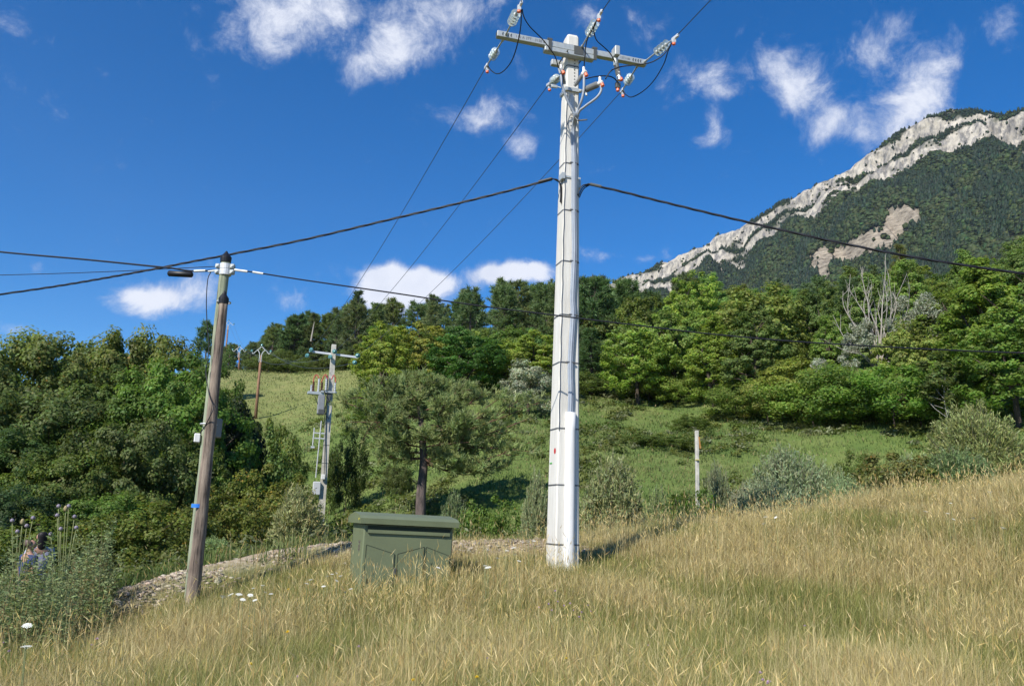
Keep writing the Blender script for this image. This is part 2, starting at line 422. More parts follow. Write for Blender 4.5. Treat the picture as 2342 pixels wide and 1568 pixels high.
# far edge of the dry meadow, and the rubble strip along it
_cr = [at(*a)[:2] for a in ((-500, 1430, 13.5), (-100, 1410, 13.6), (250, 1395, 14.1), (440, 1340, 15), (650, 1293, 16), (800, 1268, 16.9), (1000, 1262, 17.8), (1240, 1258, 18.6), (1330, 1222, 20), (1600, 1185, 21.3), (2000, 1140, 22.3), (2342, 1096, 23.3), (2900, 1030, 25))]
CRX = np.array([p[0] for p in _cr]); CRY = np.array([p[1] for p in _cr])
def crest(x): return np.interp(x, CRX, CRY)
_st = np.array([at(*a)[:2] for a in ((225, 1415, 14.2), (330, 1375, 14.9), (450, 1345, 15.6), (650, 1293, 16.9), (800, 1270, 17.2), (1000, 1268, 16.9), (1240, 1272, 16.8))])
def strip_d(x, y):
    x = np.asarray(x, float); y = np.asarray(y, float); best = np.full(x.shape, 1e9)
    for a, b in zip(_st[:-1], _st[1:]):
        ab = b - a; t = np.clip(((x - a[0]) * ab[0] + (y - a[1]) * ab[1]) / (ab @ ab), 0, 1)
        best = np.minimum(best, np.hypot(x - a[0] - t * ab[0], y - a[1] - t * ab[1]))
    return best
def hz(x, y):
    x = np.atleast_1d(np.asarray(x, float)); y = np.atleast_1d(np.asarray(y, float))
    r = np.sqrt(x * x + y * y)
    rub = np.clip(1 - strip_d(x, y) / 1.3, 0, 1); rub = rub * rub * (3 - 2 * rub)
    return hz0(x, y) + rub * .24 + (fbm(x * .9, y * .9, o=3, seed=3) - .5) * .14 * np.clip(r / 8, .3, 1) + (fbm(x * .12, y * .12, o=3, seed=5) - .5) * np.clip((r - 22) / 30, 0, 1) * 1.1
def gz(x, y): return float(hz(x, y)[0])
def build_ground():
    tx = np.arange(-6.0, 6.001, .034); ty = np.concatenate([np.arange(-3.2, 0, .1), np.arange(0, 5.6, .028)])
    xs = 11 * np.sinh(tx); ys = 11 * np.sinh(ty)
    X, Y = np.meshgrid(xs, ys); Z = hz(X, Y)
    sd = strip_d(X, Y); rub = np.clip(1.25 - sd / .75 + (fbm(X * 1.3, Y * 1.3, o=3, seed=12) - .5) * 1.2, 0, 1)
    Z += rub * .14 * (fbm(X * 3.1, Y * 3.1, o=3, seed=11) - .4)
    V = np.stack([X, Y, Z], -1).reshape(-1, 3)
    ny, nx = X.shape; i = np.arange(ny * nx).reshape(ny, nx)
    Q = np.stack([i[:-1, :-1], i[:-1, 1:], i[1:, 1:], i[1:, :-1]], -1).reshape(-1, 4)
    mead = np.clip((crest(X) - Y) / .8, 0, 1)
    dry = np.clip((Y - 62) / 40, 0, 1) * np.clip((12 - X) / 10, 0, 1)
    zone = np.stack([mead, rub, dry], -1).reshape(-1, 3)
    me = raw_mesh('ground', V, Q, None, True, {'zone': zone})
    m = bpy.data.materials.new('meadow_soil'); m.use_nodes = True
    nt = m.node_tree; N = nt.nodes; L = nt.links; b = N['Principled BSDF']; b.inputs['Roughness'].default_value = .95; b.inputs['Specular IOR Level'].default_value = .1
    a = N.new('ShaderNodeAttribute'); a.attribute_name = 'zone'; sp = N.new('ShaderNodeSeparateColor'); L.new(a.outputs['Color'], sp.inputs[0])
    tc = N.new('ShaderNodeTexCoord')
    def noise(s, d=6):
        n = N.new('ShaderNodeTexNoise'); n.inputs['Scale'].default_value = s; n.inputs['Detail'].default_value = d; n.inputs['Roughness'].default_value = .65
        L.new(tc.outputs['Object'], n.inputs['Vector']); return n.outputs['Fac']
    def ramp(f, *cs):
        r = N.new('ShaderNodeValToRGB'); e = r.color_ramp.elements
        e[0].position = cs[0][0]; e[0].color = (*cs[0][1], 1); e[1].position = cs[-1][0]; e[1].color = (*cs[-1][1], 1)
        for p_, c in cs[1:-1]: k = e.new(p_); k.color = (*c, 1)
        L.new(f, r.inputs[0]); return r.outputs[0]
    def mix(f, c1, c2):
        n = N.new('ShaderNodeMix'); n.data_type = 'RGBA'; L.new(f, n.inputs[0]); L.new(c1, n.inputs[6]); L.new(c2, n.inputs[7]); return n.outputs[2]
    hill = ramp(noise(.35, 9), (.32, (.085, .135, .034)), (.5, (.125, .17, .045)), (.68, (.175, .20, .066)))
    dryc = ramp(noise(.5, 9), (.3, (.155, .19, .058)), (.7, (.25, .24, .095)))
    meadc = ramp(noise(5, 8), (.3, (.10, .085, .035)), (.7, (.24, .18, .075)))
    stone = ramp(noise(9, 8), (.28, (.19, .135, .085)), (.5, (.37, .29, .205)), (.72, (.52, .44, .34)))
    c = mix(sp.outputs[2], hill, dryc); c = mix(sp.outputs[0], c, meadc); c = mix(sp.outputs[1], c, stone)
    L.new(c, b.inputs['Base Color'])
    bp = N.new('ShaderNodeBump'); bp.inputs['Strength'].default_value = .5; bp.inputs['Distance'].default_value = .08
    L.new(noise(7, 8), bp.inputs['Height']); L.new(bp.outputs[0], b.inputs['Normal'])
    me.materials.append(m)
    tag(link('ground', me), kind='structure')
build_ground()

# ------------------------------------------------------------------ the limestone mountain
def build_mountain():
    rp = [(1180, 740, 1850), (1330, 672, 1800), (1440, 632, 1750), (1560, 586, 1690), (1640, 545, 1640), (1700, 518, 1600), (1800, 458, 1540), (1860, 422, 1510), (1920, 398, 1480), (2000, 342, 1440), (2060, 302, 1410),
          (2130, 268, 1380), (2170, 255, 1365), (2220, 252, 1340), (2280, 260, 1310), (2342, 257, 1280), (2420, 262, 1250), (2600, 240, 1180), (2900, 250, 1090), (3300, 330, 1000)]
    pts = np.array([at(*p) for p in rp]); tt = np.linspace(0, 1, len(rp))
    seg = np.concatenate([[0], np.cumsum(np.linalg.norm(np.diff(pts, axis=0), axis=1))]); nu = 640
    u = np.linspace(0, seg[-1], nu)
    R = np.stack([np.interp(u, seg, pts[:, k]) for k in range(3)], -1)
    R[:, 2] += (fbm(u / 45, u * 0 + 3, o=5, seed=17) - .5) * 18 + (np.abs(fbm(u / 22, u * 0 + 8, o=3, seed=18) - .5)) * 10
    pxr = np.interp(u, seg, [p[0] for p in rp])
    s = np.interp(pxr, [1200, 1500, 1800, 2100, 2400, 3300], [.5, .62, .72, .95, 1.2, 1.2])
    #             horizontal, drop, cliff
    prof = np.array([(-260, 190, 0), (-60, 30, 0), (0, 0, .15), (8, 5, .2), (15, 10, .5), (19, 22, 1), (24, 42, 1), (28, 50, .8), (38, 56, 0), (46, 60, .2), (50, 70, 1), (57, 92, 1), (64, 100, .5), (78, 110, 0), (110, 134, 0)])
    nv_c = 78; vc = np.linspace(0, len(prof) - 1, nv_c)
    pc = np.stack([np.interp(vc, np.arange(len(prof)), prof[:, k]) for k in range(3)], -1)
    nf = 90; tf = np.linspace(0, 1, nf + 1)[1:]
    Hd = np.concatenate([np.tile(pc[:, 0], (nu, 1)), np.zeros((nu, nf))], 1); Dr = np.concatenate([np.tile(pc[:, 1], (nu, 1)), np.zeros((nu, nf))], 1)
    rk = np.concatenate([np.tile(pc[:, 2], (nu, 1)), np.zeros((nu, nf))], 1)
    wob = 1 + .5 * (fbm(u / 90, u * 0, o=4, seed=20) - .5)
    jag = (1 + 1.5 * (fbm(np.tile(u[:, None], (1, nv_c)) / 38, np.tile(vc[None], (nu, 1)) / 3.2, o=4, seed=23) - .5))
    Dr[:, :nv_c] = np.cumsum(np.diff(Dr[:, :nv_c], axis=1, prepend=Dr[:, :1]) * np.where(np.arange(nv_c) > 12, jag, 1), axis=1) + Dr[:, :1]
    Hd[:, :nv_c] *= (s * wob)[:, None]; Dr[:, :nv_c] *= (s * (1 + .7 * (fbm(u / 60, u * 0 + 5, o=4, seed=21) - .5)))[:, None]
    h1 = Hd[:, nv_c - 1]; d1 = Dr[:, nv_c - 1]; tot = R[:, 2] + 40
    Dr[:, nv_c:] = d1[:, None] + (tot - d1)[:, None] * tf[None]
    Hd[:, nv_c:] = h1[:, None] + (tot - d1)[:, None] * (1.22 * tf + .12 * tf ** 2)[None]
    X = R[:, 0][:, None] - .12 * Hd; Y = R[:, 1][:, None] - Hd; Z = R[:, 2][:, None] - Dr
    U = np.tile(u[:, None], (1, X.shape[1]))
    # ribs and gullies
    rib = fbm(U / 26, Z / 80, o=5, seed=30) - .5; blk = fbm(U / 11, Z / 9, Y / 30, o=4, seed=31) - .5
    band = np.where(rk > .25, 1, 0.35)
    Y += (rib * 34 + blk * 9) * band * np.clip(s[:, None], .5, 1.2); Z += blk * 4
    gul = (fbm(U / 130, Z / 260, o=4, seed=33) - .5)
    fm = np.zeros_like(X); fm[:, nv_c:] = np.clip(tf * 4, 0, 1)[None]
    Y += gul * 90 * fm; Z += (fbm(X / 60, Y / 60, o=4, seed=35) - .5) * 26 * fm
    q = np.stack([X, Y, Z], -1) - EYE; zz = q @ FWD
    PX = 1171 + F0 * (q @ RGT) / zz; PY = 784 - F0 * (q @ UPV) / zz
    # the bare scree and rock patch on the lower face
    poly = np.array([(1848, 592), (1880, 565), (1940, 552), (1990, 522), (2015, 488), (2062, 474), (2098, 494), (2090, 518), (2050, 545), (2010, 580), (1950, 590), (1905, 606), (1880, 640), (1862, 612)])
    poly = poly.mean(0) + (poly - poly.mean(0)) * 1.08
    def inside(px, py):
        r = np.zeros(px.shape, bool)
        for a, b in zip(poly, np.roll(poly, -1, 0)):
            c = ((a[1] > py) != (b[1] > py)) & (px < (b[0] - a[0]) * (py - a[1]) / (b[1] - a[1] + 1e-9) + a[0]); r ^= c
        return r
    wx, wy = (fbm(X / 30, Z / 30, o=3, seed=41) - .5) * 44, (fbm(X / 30, Z / 30 + 9, o=3, seed=42) - .5) * 30
    scree = (inside(PX + wx, PY + wy) & (fm > 0)).astype(float)
    for _ in range(5): scree = (scree * 2 + np.roll(scree, 1, 0) + np.roll(scree, -1, 0) + np.roll(scree, 1, 1) + np.roll(scree, -1, 1)) / 6
    scree = np.clip(scree * 1.5 - .25 + (fbm(X / 16, Z / 7, o=3, seed=44) - .5) * 1.1 * (scree < .97), 0, 1) * (scree > .02)
    veg = fbm(U / 48, Z / 20, o=5, seed=40)
    rock = np.clip(.5 + (rk - .42) * 1.5 + (.52 - veg) * 6.5, 0, 1)
    lower = np.exp(-((np.arange(X.shape[1]) - nv_c) / 6.0) ** 2)[None] * .9
    rock = np.where(rk > .1, rock, np.clip((.44 - veg) * 6, 0, 1) * np.where(np.arange(X.shape[1])[None] >= nv_c - 8, lower, .8))
    rock = np.clip(rock, 0, 1)
    V = np.stack([X, Y, Z], -1).reshape(-1, 3); n0, n1 = X.shape
    i = np.arange(n0 * n1).reshape(n0, n1)
    Q = np.stack([i[:-1, :-1], i[:-1, 1:], i[1:, 1:], i[1:, :-1]], -1).reshape(-1, 4)
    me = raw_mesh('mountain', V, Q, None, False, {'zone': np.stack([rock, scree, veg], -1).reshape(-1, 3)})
    m = bpy.data.materials.new('limestone'); m.use_nodes = True
    nt = m.node_tree; N = nt.nodes; L = nt.links; b = N['Principled BSDF']; b.inputs['Roughness'].default_value = .95; b.inputs['Specular IOR Level'].default_value = .1
    a = N.new('ShaderNodeAttribute'); a.attribute_name = 'zone'; sp = N.new('ShaderNodeSeparateColor'); L.new(a.outputs['Color'], sp.inputs[0])
    tc = N.new('ShaderNodeTexCoord')
    def noise(s, st, d=8):
        mp = N.new('ShaderNodeMapping'); mp.inputs['Scale'].default_value = st; L.new(tc.outputs['Object'], mp.inputs[0])
        n = N.new('ShaderNodeTexNoise'); n.inputs['Scale'].default_value = s; n.inputs['Detail'].default_value = d; n.inputs['Roughness'].default_value = .7
        L.new(mp.outputs[0], n.inputs['Vector']); return n.outputs['Fac']
    def ramp(f, *cs):
        r = N.new('ShaderNodeValToRGB'); e = r.color_ramp.elements
        e[0].position = cs[0][0]; e[0].color = (*cs[0][1], 1); e[1].position = cs[-1][0]; e[1].color = (*cs[-1][1], 1)
        for p_, c in cs[1:-1]: k = e.new(p_); k.color = (*c, 1)
        L.new(f, r.inputs[0]); return r.outputs[0]
    def mix(f, c1, c2):
        n = N.new('ShaderNodeMix'); n.data_type = 'RGBA'; L.new(f, n.inputs[0]); L.new(c1, n.inputs[6]); L.new(c2, n.inputs[7]); return n.outputs[2]
    rockc = mix(ramp(noise(.11, (1, 1, .35)), (.42, (1, 1, 1)), (.55, (0, 0, 0))), ramp(noise(.045, (1, 1, .7)), (.28, (.20, .19, .175)), (.45, (.42, .38, .315)), (.60, (.55, .50, .42)), (.70, (.50, .41, .28))), ramp(noise(.2, (1, 1, .5)), (.3, (.07, .068, .066)), (.6, (.26, .245, .23))))  # dark streaks stand in for crack shading, painted into the rock colour
    screec = ramp(noise(.11, (.5, .5, 2.0)), (.36, (.12, .10, .075)), (.55, (.34, .29, .225)), (.72, (.45, .385, .28)))
    soil = ramp(noise(.06, (1, 1, 1)), (.3, (.016, .028, .014)), (.7, (.04, .055, .022)))
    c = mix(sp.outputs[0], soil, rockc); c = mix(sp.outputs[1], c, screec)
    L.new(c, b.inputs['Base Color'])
    bp = N.new('ShaderNodeBump'); bp.inputs['Strength'].default_value = .8; bp.inputs['Distance'].default_value = 4
    L.new(noise(.12, (1, 1, .5)), bp.inputs['Height']); L.new(bp.outputs[0], b.inputs['Normal'])
    me.materials.append(m)
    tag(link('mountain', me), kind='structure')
    # forest on it: every tree a small irregular crown, all one mass
    n = 52000
    A = V.reshape(n0, n1, 3)
    ar = np.linalg.norm(np.cross(A[1:, :-1] - A[:-1, :-1], A[:-1, 1:] - A[:-1, :-1]), axis=-1)
    rm = np.clip(np.maximum(rock, scree)[:-1, :-1], 0, 1)
    wgt = ar * ((1 - rm) ** 1.5 + .015 * (1 - scree[:-1, :-1]) + .02 * (fbm(X[:-1, :-1] / 18, Z[:-1, :-1] / 18, o=2, seed=47) > .58))
    wgt[:, :14] *= .5
    vis = (PX[:-1, :-1] > 1300) & (PX[:-1, :-1] < 2520) & (PY[:-1, :-1] < 760)
    wgt = wgt * vis
    idx = rng.choice(wgt.size, n, p=(wgt / wgt.sum()).ravel())
    ui, vi = np.unravel_index(idx, wgt.shape); f1 = rng.random((n, 1)); f2 = rng.random((n, 1))
    P = A[ui, vi] * (1 - f1) * (1 - f2) + A[ui + 1, vi] * f1 * (1 - f2) + A[ui, vi + 1] * (1 - f1) * f2 + A[ui + 1, vi + 1] * f1 * f2
    con = (fbm(P[:, 0] / 45, P[:, 1] / 45, P[:, 2] / 45, o=3, seed=50) + rng.normal(0, .08, n)) > .52
    hgt = np.where(con, rng.uniform(7, 16, n), rng.uniform(4, 11, n)); rad = np.where(con, hgt * .26, hgt * .5)
    up_ = vi < nv_c; hgt = np.where(up_, hgt * .5, hgt); rad = np.where(up_, rad * .6, rad)
    k = 6; ang = np.arange(k) / k * 2 * math.pi
    lev = [(0.06, .55, .75), (.34, 1.0, 1.0), (.62, .62, .92), (.86, .26, .6)]      # height, radius conifer / broadleaf
    vv = []
    for (h, rc, rb) in lev:
        rr = np.where(con, rc, rb)[:, None] * rad[:, None] * rng.uniform(.7, 1.25, (n, k))
        a2 = ang[None] + rng.random((n, 1)) * 6
        vv.append(np.stack([P[:, :1] + rr * np.cos(a2), P[:, 1:2] + rr * np.sin(a2), P[:, 2:3] + hgt[:, None] * (h + rng.uniform(-.06, .06, (n, k)))], -1))
    top = (P + np.stack([rng.normal(0, .3, n), rng.normal(0, .3, n), hgt], -1))[:, None]
    vv.append(np.repeat(top, k, 1) + rng.normal(0, .05, (n, k, 3)))
    W = np.concatenate(vv, 1)                                         # n, 5k, 3
    qs = np.array([(l * k + j, l * k + (j + 1) % k, (l + 1) * k + (j + 1) % k, (l + 1) * k + j) for l in range(4) for j in range(k)])
    Qf = (np.arange(n)[:, None, None] * 5 * k + qs[None]).reshape(-1, 4)
    base = np.where(con[:, None], np.array([[.026, .047, .023]]), np.array([[.060, .084, .028]])) * rng.uniform(.65, 1.35, (n, 1))
    base = base * (1 + .12 * rng.normal(0, 1, (n, 3)) * np.array([[1, .4, 1]]))
    fo = raw_mesh('mountain_forest', W.reshape(-1, 3), Qf, np.repeat(np.clip(base, .005, 1), 5 * k, 0))
    fo.materials.append(M_NEEDLE)
    tag(link('mountain_forest', fo), 'dark mixed forest clothing the mountainside below the pale cliffs', 'forest', kind='stuff')
build_mountain()

# ------------------------------------------------------------------ main concrete pole
PA = math.radians(16.5)
PX_, PY_ = np.array([math.cos(PA), math.sin(PA), 0]), np.array([-math.sin(PA), math.cos(PA), 0]); PZ_ = np.array([0, 0, 1.0])
PB = at(1286, 1290, 15)
def lp(x, y, z): return np.array([PB[0], PB[1], 0]) + PX_ * x + PY_ * y + PZ_ * z
ZB, ZT = PB[2], 10.98
def pw(z):
    t = (z - ZB) / (ZT - ZB); return .455 + (.245 - .455) * t, .50 + (.27 - .50) * t       # front width, side depth
def zpole(py): return at(1300, py, 14.8)[2]
def on_front(px, py, out=0.02):
    """point on (or a little in front of) the pole's front face, seen at that height"""
    z = zpole(py); w, d = pw(z); p = at(px, py, 14.8)
    x = (p - lp(0, 0, z)) @ PX_
    return lp(x, -d / 2 - out, z)
def build_main_pole():
    root = thing('concrete_pole', 'tall white concrete power pole with crossarm, glass insulators and white cable conduit', 'utility pole', (PB[0], PB[1], ZB))
    b = MB(); levels = np.linspace(ZB - .5, ZT, 24); vs_ = []; ch = .028
    def oct_(w, d, z, c=ch):
        return [lp(x, y, z) for x, y in ((w - c, -d), (w, c - d), (w, d - c), (w - c, d), (c - w, d), (-w, d - c), (-w, c - d), (c - w, -d))]
    for z in levels:
        w, d = pw(z); vs_ += oct_(w / 2, d / 2, z)
    w, d = pw(ZT); vs_ += oct_(w / 2 * .86, d / 2 * .86, ZT + .05)
    fs = []
    for k in range(len(levels)):
        for i in range(8):
            j = (i + 1) % 8; fs.append((k * 8 + i, k * 8 + j, k * 8 + 8 + j, k * 8 + 8 + i))
    fs.append(tuple(range(len(levels) * 8, len(levels) * 8 + 8))); b.add(vs_, fs)
    b.build('shaft', M_CONC, root)
    # drill holes down the upper front face
    b = MB()
    for py in np.arange(134, 214, 7.2):
        b = MB(); b.lathe(on_front(1318 - (py - 120) * .02, py, .001), -PY_, [(0, .014), (.004, .014)], 8); b.build('bolt_hole', M_DARKSTEEL, root)
    for py in np.arange(258, 300, 9): b = MB(); b.lathe(on_front(1308, py, .001), -PY_, [(0, .014), (.004, .014)], 8); b.build('bolt_hole', M_DARKSTEEL, root)
    for py in (1245, 1109, 980, 829, 720, 597, 480, 372, 147):
        z = zpole(py); w, d = pw(z); w, d = w / 2 + .004, d / 2 + .004; h = .013
        b = MB()
        o1 = oct_(w, d, z - h, .03); o2 = oct_(w, d, z + h, .03)
        b.add(o1 + o2, [(i, (i + 1) % 8, 8 + (i + 1) % 8, 8 + i) for i in range(8)])
        b.build('strap', M_STRAP, root)
    # earth wire down the left edge
    b = MB(); pts = []
    for k, z in enumerate(np.linspace(zpole(985), zpole(210), 40)):
        w, d = pw(z); pts.append(lp(-w / 2 + .012 + .006 * math.sin(k * 1.7), -d / 2 - .008, z))
    b.tube(pts, .007, 6); b.build('earth_wire', M_WIRE, root)
    # white half-round conduit up the lower part
    b = MB(); z0, z1 = ZB - .3, zpole(943); vs_ = []; n = 14
    for z in np.linspace(z0, z1, 10):
        w, d = pw(z); xo = .02
        for k in range(n + 1):
            a = math.pi * k / n
            vs_.append(lp(xo - .092 * math.cos(a), -d / 2 - .004 - .10 * math.sin(a) ** .7, z))
    fs = [(r * (n + 1) + k, r * (n + 1) + k + 1, (r + 1) * (n + 1) + k + 1, (r + 1) * (n + 1) + k) for r in range(9) for k in range(n)]
    fs.append(tuple(9 * (n + 1) + k for k in range(n + 1)))
    b.add(vs_, fs); b.build('conduit', M_PVC, root, True)
    # red spot and small green-yellow mark on the left face
    zr = zpole(1031); w, d = pw(zr); b = MB(); ring = [lp(-w / 2 - .003, -.06 + .05 * math.cos(a) - .03, zr + .055 * math.sin(a)) for a in np.linspace(0, 2 * math.pi, 16, False)]
    b.add(ring, [tuple(range(15, -1, -1))]); b.build('red_mark', M_RED, root)
    zr = zpole(1058); w, d = pw(zr); b = MB(); b.box(lp(-w / 2 - .004, .1, zr), PX_ * .003, PY_ * .06, PZ_ * .012)
    b.build('green_mark', mat('green_tape', (.10, .42, .10), .5), root)
    # crossarm
    wt, dt = pw(10.6); m = at(1309, 112, 14.75); zA = m[2]
    y0 = -dt / 2 - .085
    xl = (at(1137, 76, 14.3) - lp(0, 0, 0)) @ PX_; xl, xr = -1.60, 1.52
    arm = MB(); arm.cbox(lp((xl + xr) / 2, y0, zA), PX_ * (xr - xl) / 2, PY_ * .06, PZ_ * .062, .008)
    ca = arm.build('crossarm', M_GALV, root)
    for s_ in (xl + .004, xr - .004): b = MB(); b.box(lp(s_, y0, zA), PX_ * .006, PY_ * .05, PZ_ * .05); b.build('end_hollow', M_DARKSTEEL, ca)
    for e, sg in ((xl, 1), (xr, -1)):
        for k in range(4):
            x = e + sg * (.12 + .055 * k); b = MB()
            b.tube([lp(x - .012, y0 - .063, zA - .03), lp(x - .02, y0 - .0635, zA), lp(x - .008, y0 - .063, zA + .03)], .008, 5); b.build('slot', M_BLACK, ca)
    def letters(txt, x, size):
        cu = bpy.data.curves.new('lettering', 'FONT'); cu.body = txt; cu.size = size; cu.extrude = .001
        o = bpy.data.objects.new('lettering', cu); COL.objects.link(o)
        dg = bpy.context.evaluated_depsgraph_get(); me = bpy.data.meshes.new_from_object(o.evaluated_get(dg))
        bpy.data.objects.remove(o); me.name = 'lettering'
        T = Matrix(((PX_[0], 0, -PY_[0], 0), (PX_[1], 0, -PY_[1], 0), (0, 1, 0, 0), (0, 0, 0, 1)))
        me.transform(T); p = lp(x, y0 - .0625, zA - .022) - root_loc(ca); me.transform(Matrix.Translation(Vector(p)))
        me.materials.append(mat('stencil_grey', (.13, .13, .14), .7)); link('lettering', me, ca)
    letters('110 A 37T   3150 B', xl + .36, .075); letters('12T1100', xr - .58, .06)
    # mounting channel under the arm, rear plates, rods, corner bolts
    b = MB(); b.cbox(lp(-.12, y0 + .01, zA - .115), PX_ * .52, PY_ * .075, PZ_ * .05, .012); b.build('support_channel', M_GALV, root)
    b = MB(); b.cbox(lp(-.12, dt / 2 + .07, zA - .10), PX_ * .22, PY_ * .05, PZ_ * .06, .01); b.build('rear_clamp', M_GALV, root)
    b = MB()
    for x in (-wt / 2 - .06, wt / 2 + .06):
        b.tube([lp(x, y0 - .1, zA - .11), lp(x, dt / 2 + .16, zA - .11)], .014, 8)
    b.tube([lp(-.52, y0, zA + .085), lp(.42, y0, zA + .085)], .013, 6)
    for x in (-.54, .40):
        b.box(lp(x, y0, zA + .09), PX_ * .05, PY_ * .07, PZ_ * .018); b.box(lp(x, y0 - .072, zA - .06), PX_ * .03, PY_ * .01, PZ_ * .12)
    b.build('tie_rods', M_DARKSTEEL, root)
    b = MB(); b.box(lp(.06, y0 - .066, zA - .04), PX_ * .10, PY_ * .006, PZ_ * .09); b.build('clamp_plate', M_DARKSTEEL, root)
    # insulator strings
    TIPS = {}
    def string(name, S, tip, L, sgn, nd):
        S = np.asarray(S, float); best = None
        for Y in np.linspace(S[1] + (-1.4 if sgn < 0 else .1), S[1] + (-.1 if sgn < 0 else 1.4), 60):
            p = at(tip[0], tip[1], Y); e = abs(np.linalg.norm(p - S) - L)
            if best is None or e < best[0]: best = (e, p)
        T = best[1]; d = (T - S) / np.linalg.norm(T - S); L = np.linalg.norm(T - S)
        b = MB(); prof = [(-.02, .02), (0, .026), (.04, .026), (.06, .016), (L * .36, .016)]
        for k in range(nd): h = L * .38 + k * .105; prof += [(h, .02), (h + .01, .042), (h + .05, .045), (h + .06, .03), (h + .09, .018)]
        prof += [(prof[-1][0] + .03, .014), (L, .014)]
        b.lathe(S, d, prof, 10)
        st = b.build('insulator_string', M_GALV, root)
        for k in range(nd):
            g = MB(); g.lathe(S + d * (L * .38 + k * .105 + .035), d * (1), [(0, .045), (.008, .065), (.02, .086), (.034, .092), (.036, .086), (.025, .077), (.028, .066), (.02, .056), (.024, .048), (.012, .045)], 20)
            g.build('glass_disc', M_GLASS, st, True)
        side = np.cross(d, [0, 0, 1.0]); side /= np.linalg.norm(side)
        c = MB(); c.cbox(T + d * .02, d * .10, side * .022, np.cross(side, d) * .03, .006); c.box(T - np.array([0, 0, .06]) + side * .02, d * .03, side * .03, np.array([0, 0, .045]))
        c.build('dead_end_clamp', M_GALV2, st)
        o = MB(); o.lathe(T + np.array([0, 0, -.10]) + side * .02, (0, 0, -1), [(0, .03), (.045, .034), (.06, .015)], 10); o.build('clamp_cap', M_ORANGE, st)
        TIPS[name] = T
        return T
    string('tl', lp(xl + .17, y0 - .07, zA), (1190, 12), 1.15, -1, 4)
    string('al', lp(xl + .14, y0 + .05, zA - .06), (1113, 151), 1.15, 1, 3)
    string('tc', lp(.12, y0 - .07, zA + .05), (1372, 33), 1.1, -1, 4)
    string('ac', lp(-.08, dt / 2 + .06, zpole(146)), (1255, 193), 1.0, 1, 3)
    string('tr', lp(xr - .05, y0 - .07, zA), (1543, 87), 1.05, -1, 4)
    string('ar', lp(xr - .16, y0 + .05, zA - .06), (1423, 207), 1.15, 1, 3)
    # surge arresters with their brackets
    def arrester(a, c, r=.055, ribs=9):
        a, c = np.asarray(a, float), np.asarray(c, float); d = c - a; L = np.linalg.norm(d); prof = [(0, .03), (L * .12, .035)]
        for k in range(ribs):
            h = L * (.15 + .72 * k / ribs); prof += [(h, r * .62), (h + L * .03, r), (h + L * .045, r), (h + L * .06, r * .62)]
        prof += [(L * .9, .03), (L, .028)]
        b = MB(); b.lathe(a, d, prof, 12); s_ = b.build('surge_arrester', M_RIB, root, False)
        t = MB(); t.lathe(c - d / L * .03, d, [(0, .045), (.09, .045), (.10, .02)], 10); t.lathe(c + np.array([0, 0, -.03]), (0, 0, 1), [(0, .03), (.16, .026)], 8)
        t.build('terminal', M_PVC, s_)
        o = MB(); o.lathe(c + np.array([.035, -.03, -.02]), (0.3, -.2, -1), [(0, .03), (.06, .036), (.075, .015)], 10); o.build('terminal_cap', M_ORANGE, s_)
    arrester(at(1333, 208, 14.55), at(1372, 191, 14.35), .065, 12)
    arrester(at(1314, 197, 14.6), at(1335, 168, 14.45), .05, 8)
    arrester(at(1291, 193, 14.6), at(1283, 163, 14.5), .05, 8)
    arrester(at(1408, 138, 14.75), at(1415, 178, 14.7), .05, 10)
    b = MB(); z = zpole(203); w, d = pw(z)
    b.box(lp(0, -d / 2 - .02, z), PX_ * (w / 2 + .03), PY_ * .018, PZ_ * .035); b.box(lp(-w / 2 - .018, 0, z), PX_ * .012, PY_ * (d / 2), PZ_ * .035)
    p0 = lp(w / 2, -d / 2 - .03, z); p1 = at(1338, 209, 14.5); b.tube([p0, p1], .028, 6); b.tube([p1, p1 + np.array([.03, -.03, -.1])], .02, 6)
    b.build('arrester_bracket', M_GALV, root)
    b = MB(); q = at(1408, 128, 14.72); b.cbox(q + np.array([0, -.02, .06]), PX_ * .05, PY_ * .10, PZ_ * .10, .01); b.tube([q, at(1408, 150, 14.74)], .045, 8); b.build('arm_bracket', M_GALV, root)
    b = MB(); b.cbox(at(1413, 196, 14.7), PX_ * .05, PY_ * .03, PZ_ * .06, .008); b.build('end_clamp', M_DARKSTEEL, root)
    b = MB(); b.lathe(at(1413, 203, 14.68), (0, 0, -1), [(0, .03), (.05, .034), (.065, .015)], 10); b.build('red_cap', M_ORANGE, root)
    b = MB(); q = at(1287, 205, 14.75); b.cbox(at(1268, 198, 14.9), PX_ * .06, PY_ * .02, PZ_ * .03, .006); b.tube([at(1260, 194, 15), at(1283, 201, 14.9)], .012, 6); b.build('rear_clamp_bar', M_GALV, root)
    b = MB(); b.tube([at(1322, 276, 14.7), at(1343, 274, 14.6)], .014, 6); b.build('step_bolt', M_STRAP, root)
    b = MB(); b.tube(spline([at(1296, 288, 14.72), at(1306, 262, 14.65), at(1322, 276, 14.62)], 6), .010, 6); b.build('cable_hanger', M_STRAP, root)
    b = MB(); zz = zpole(232); b.cbox(on_front(1310, 232, .012), PX_ * .035, PY_ * .01, PZ_ * .16, .004); b.build('nameplate', M_GALV2, root)
    # three grey cables: terminals -> bundle -> conduit
    f = lambda *q: [at(a_, b_, c_) for a_, b_, c_ in q]
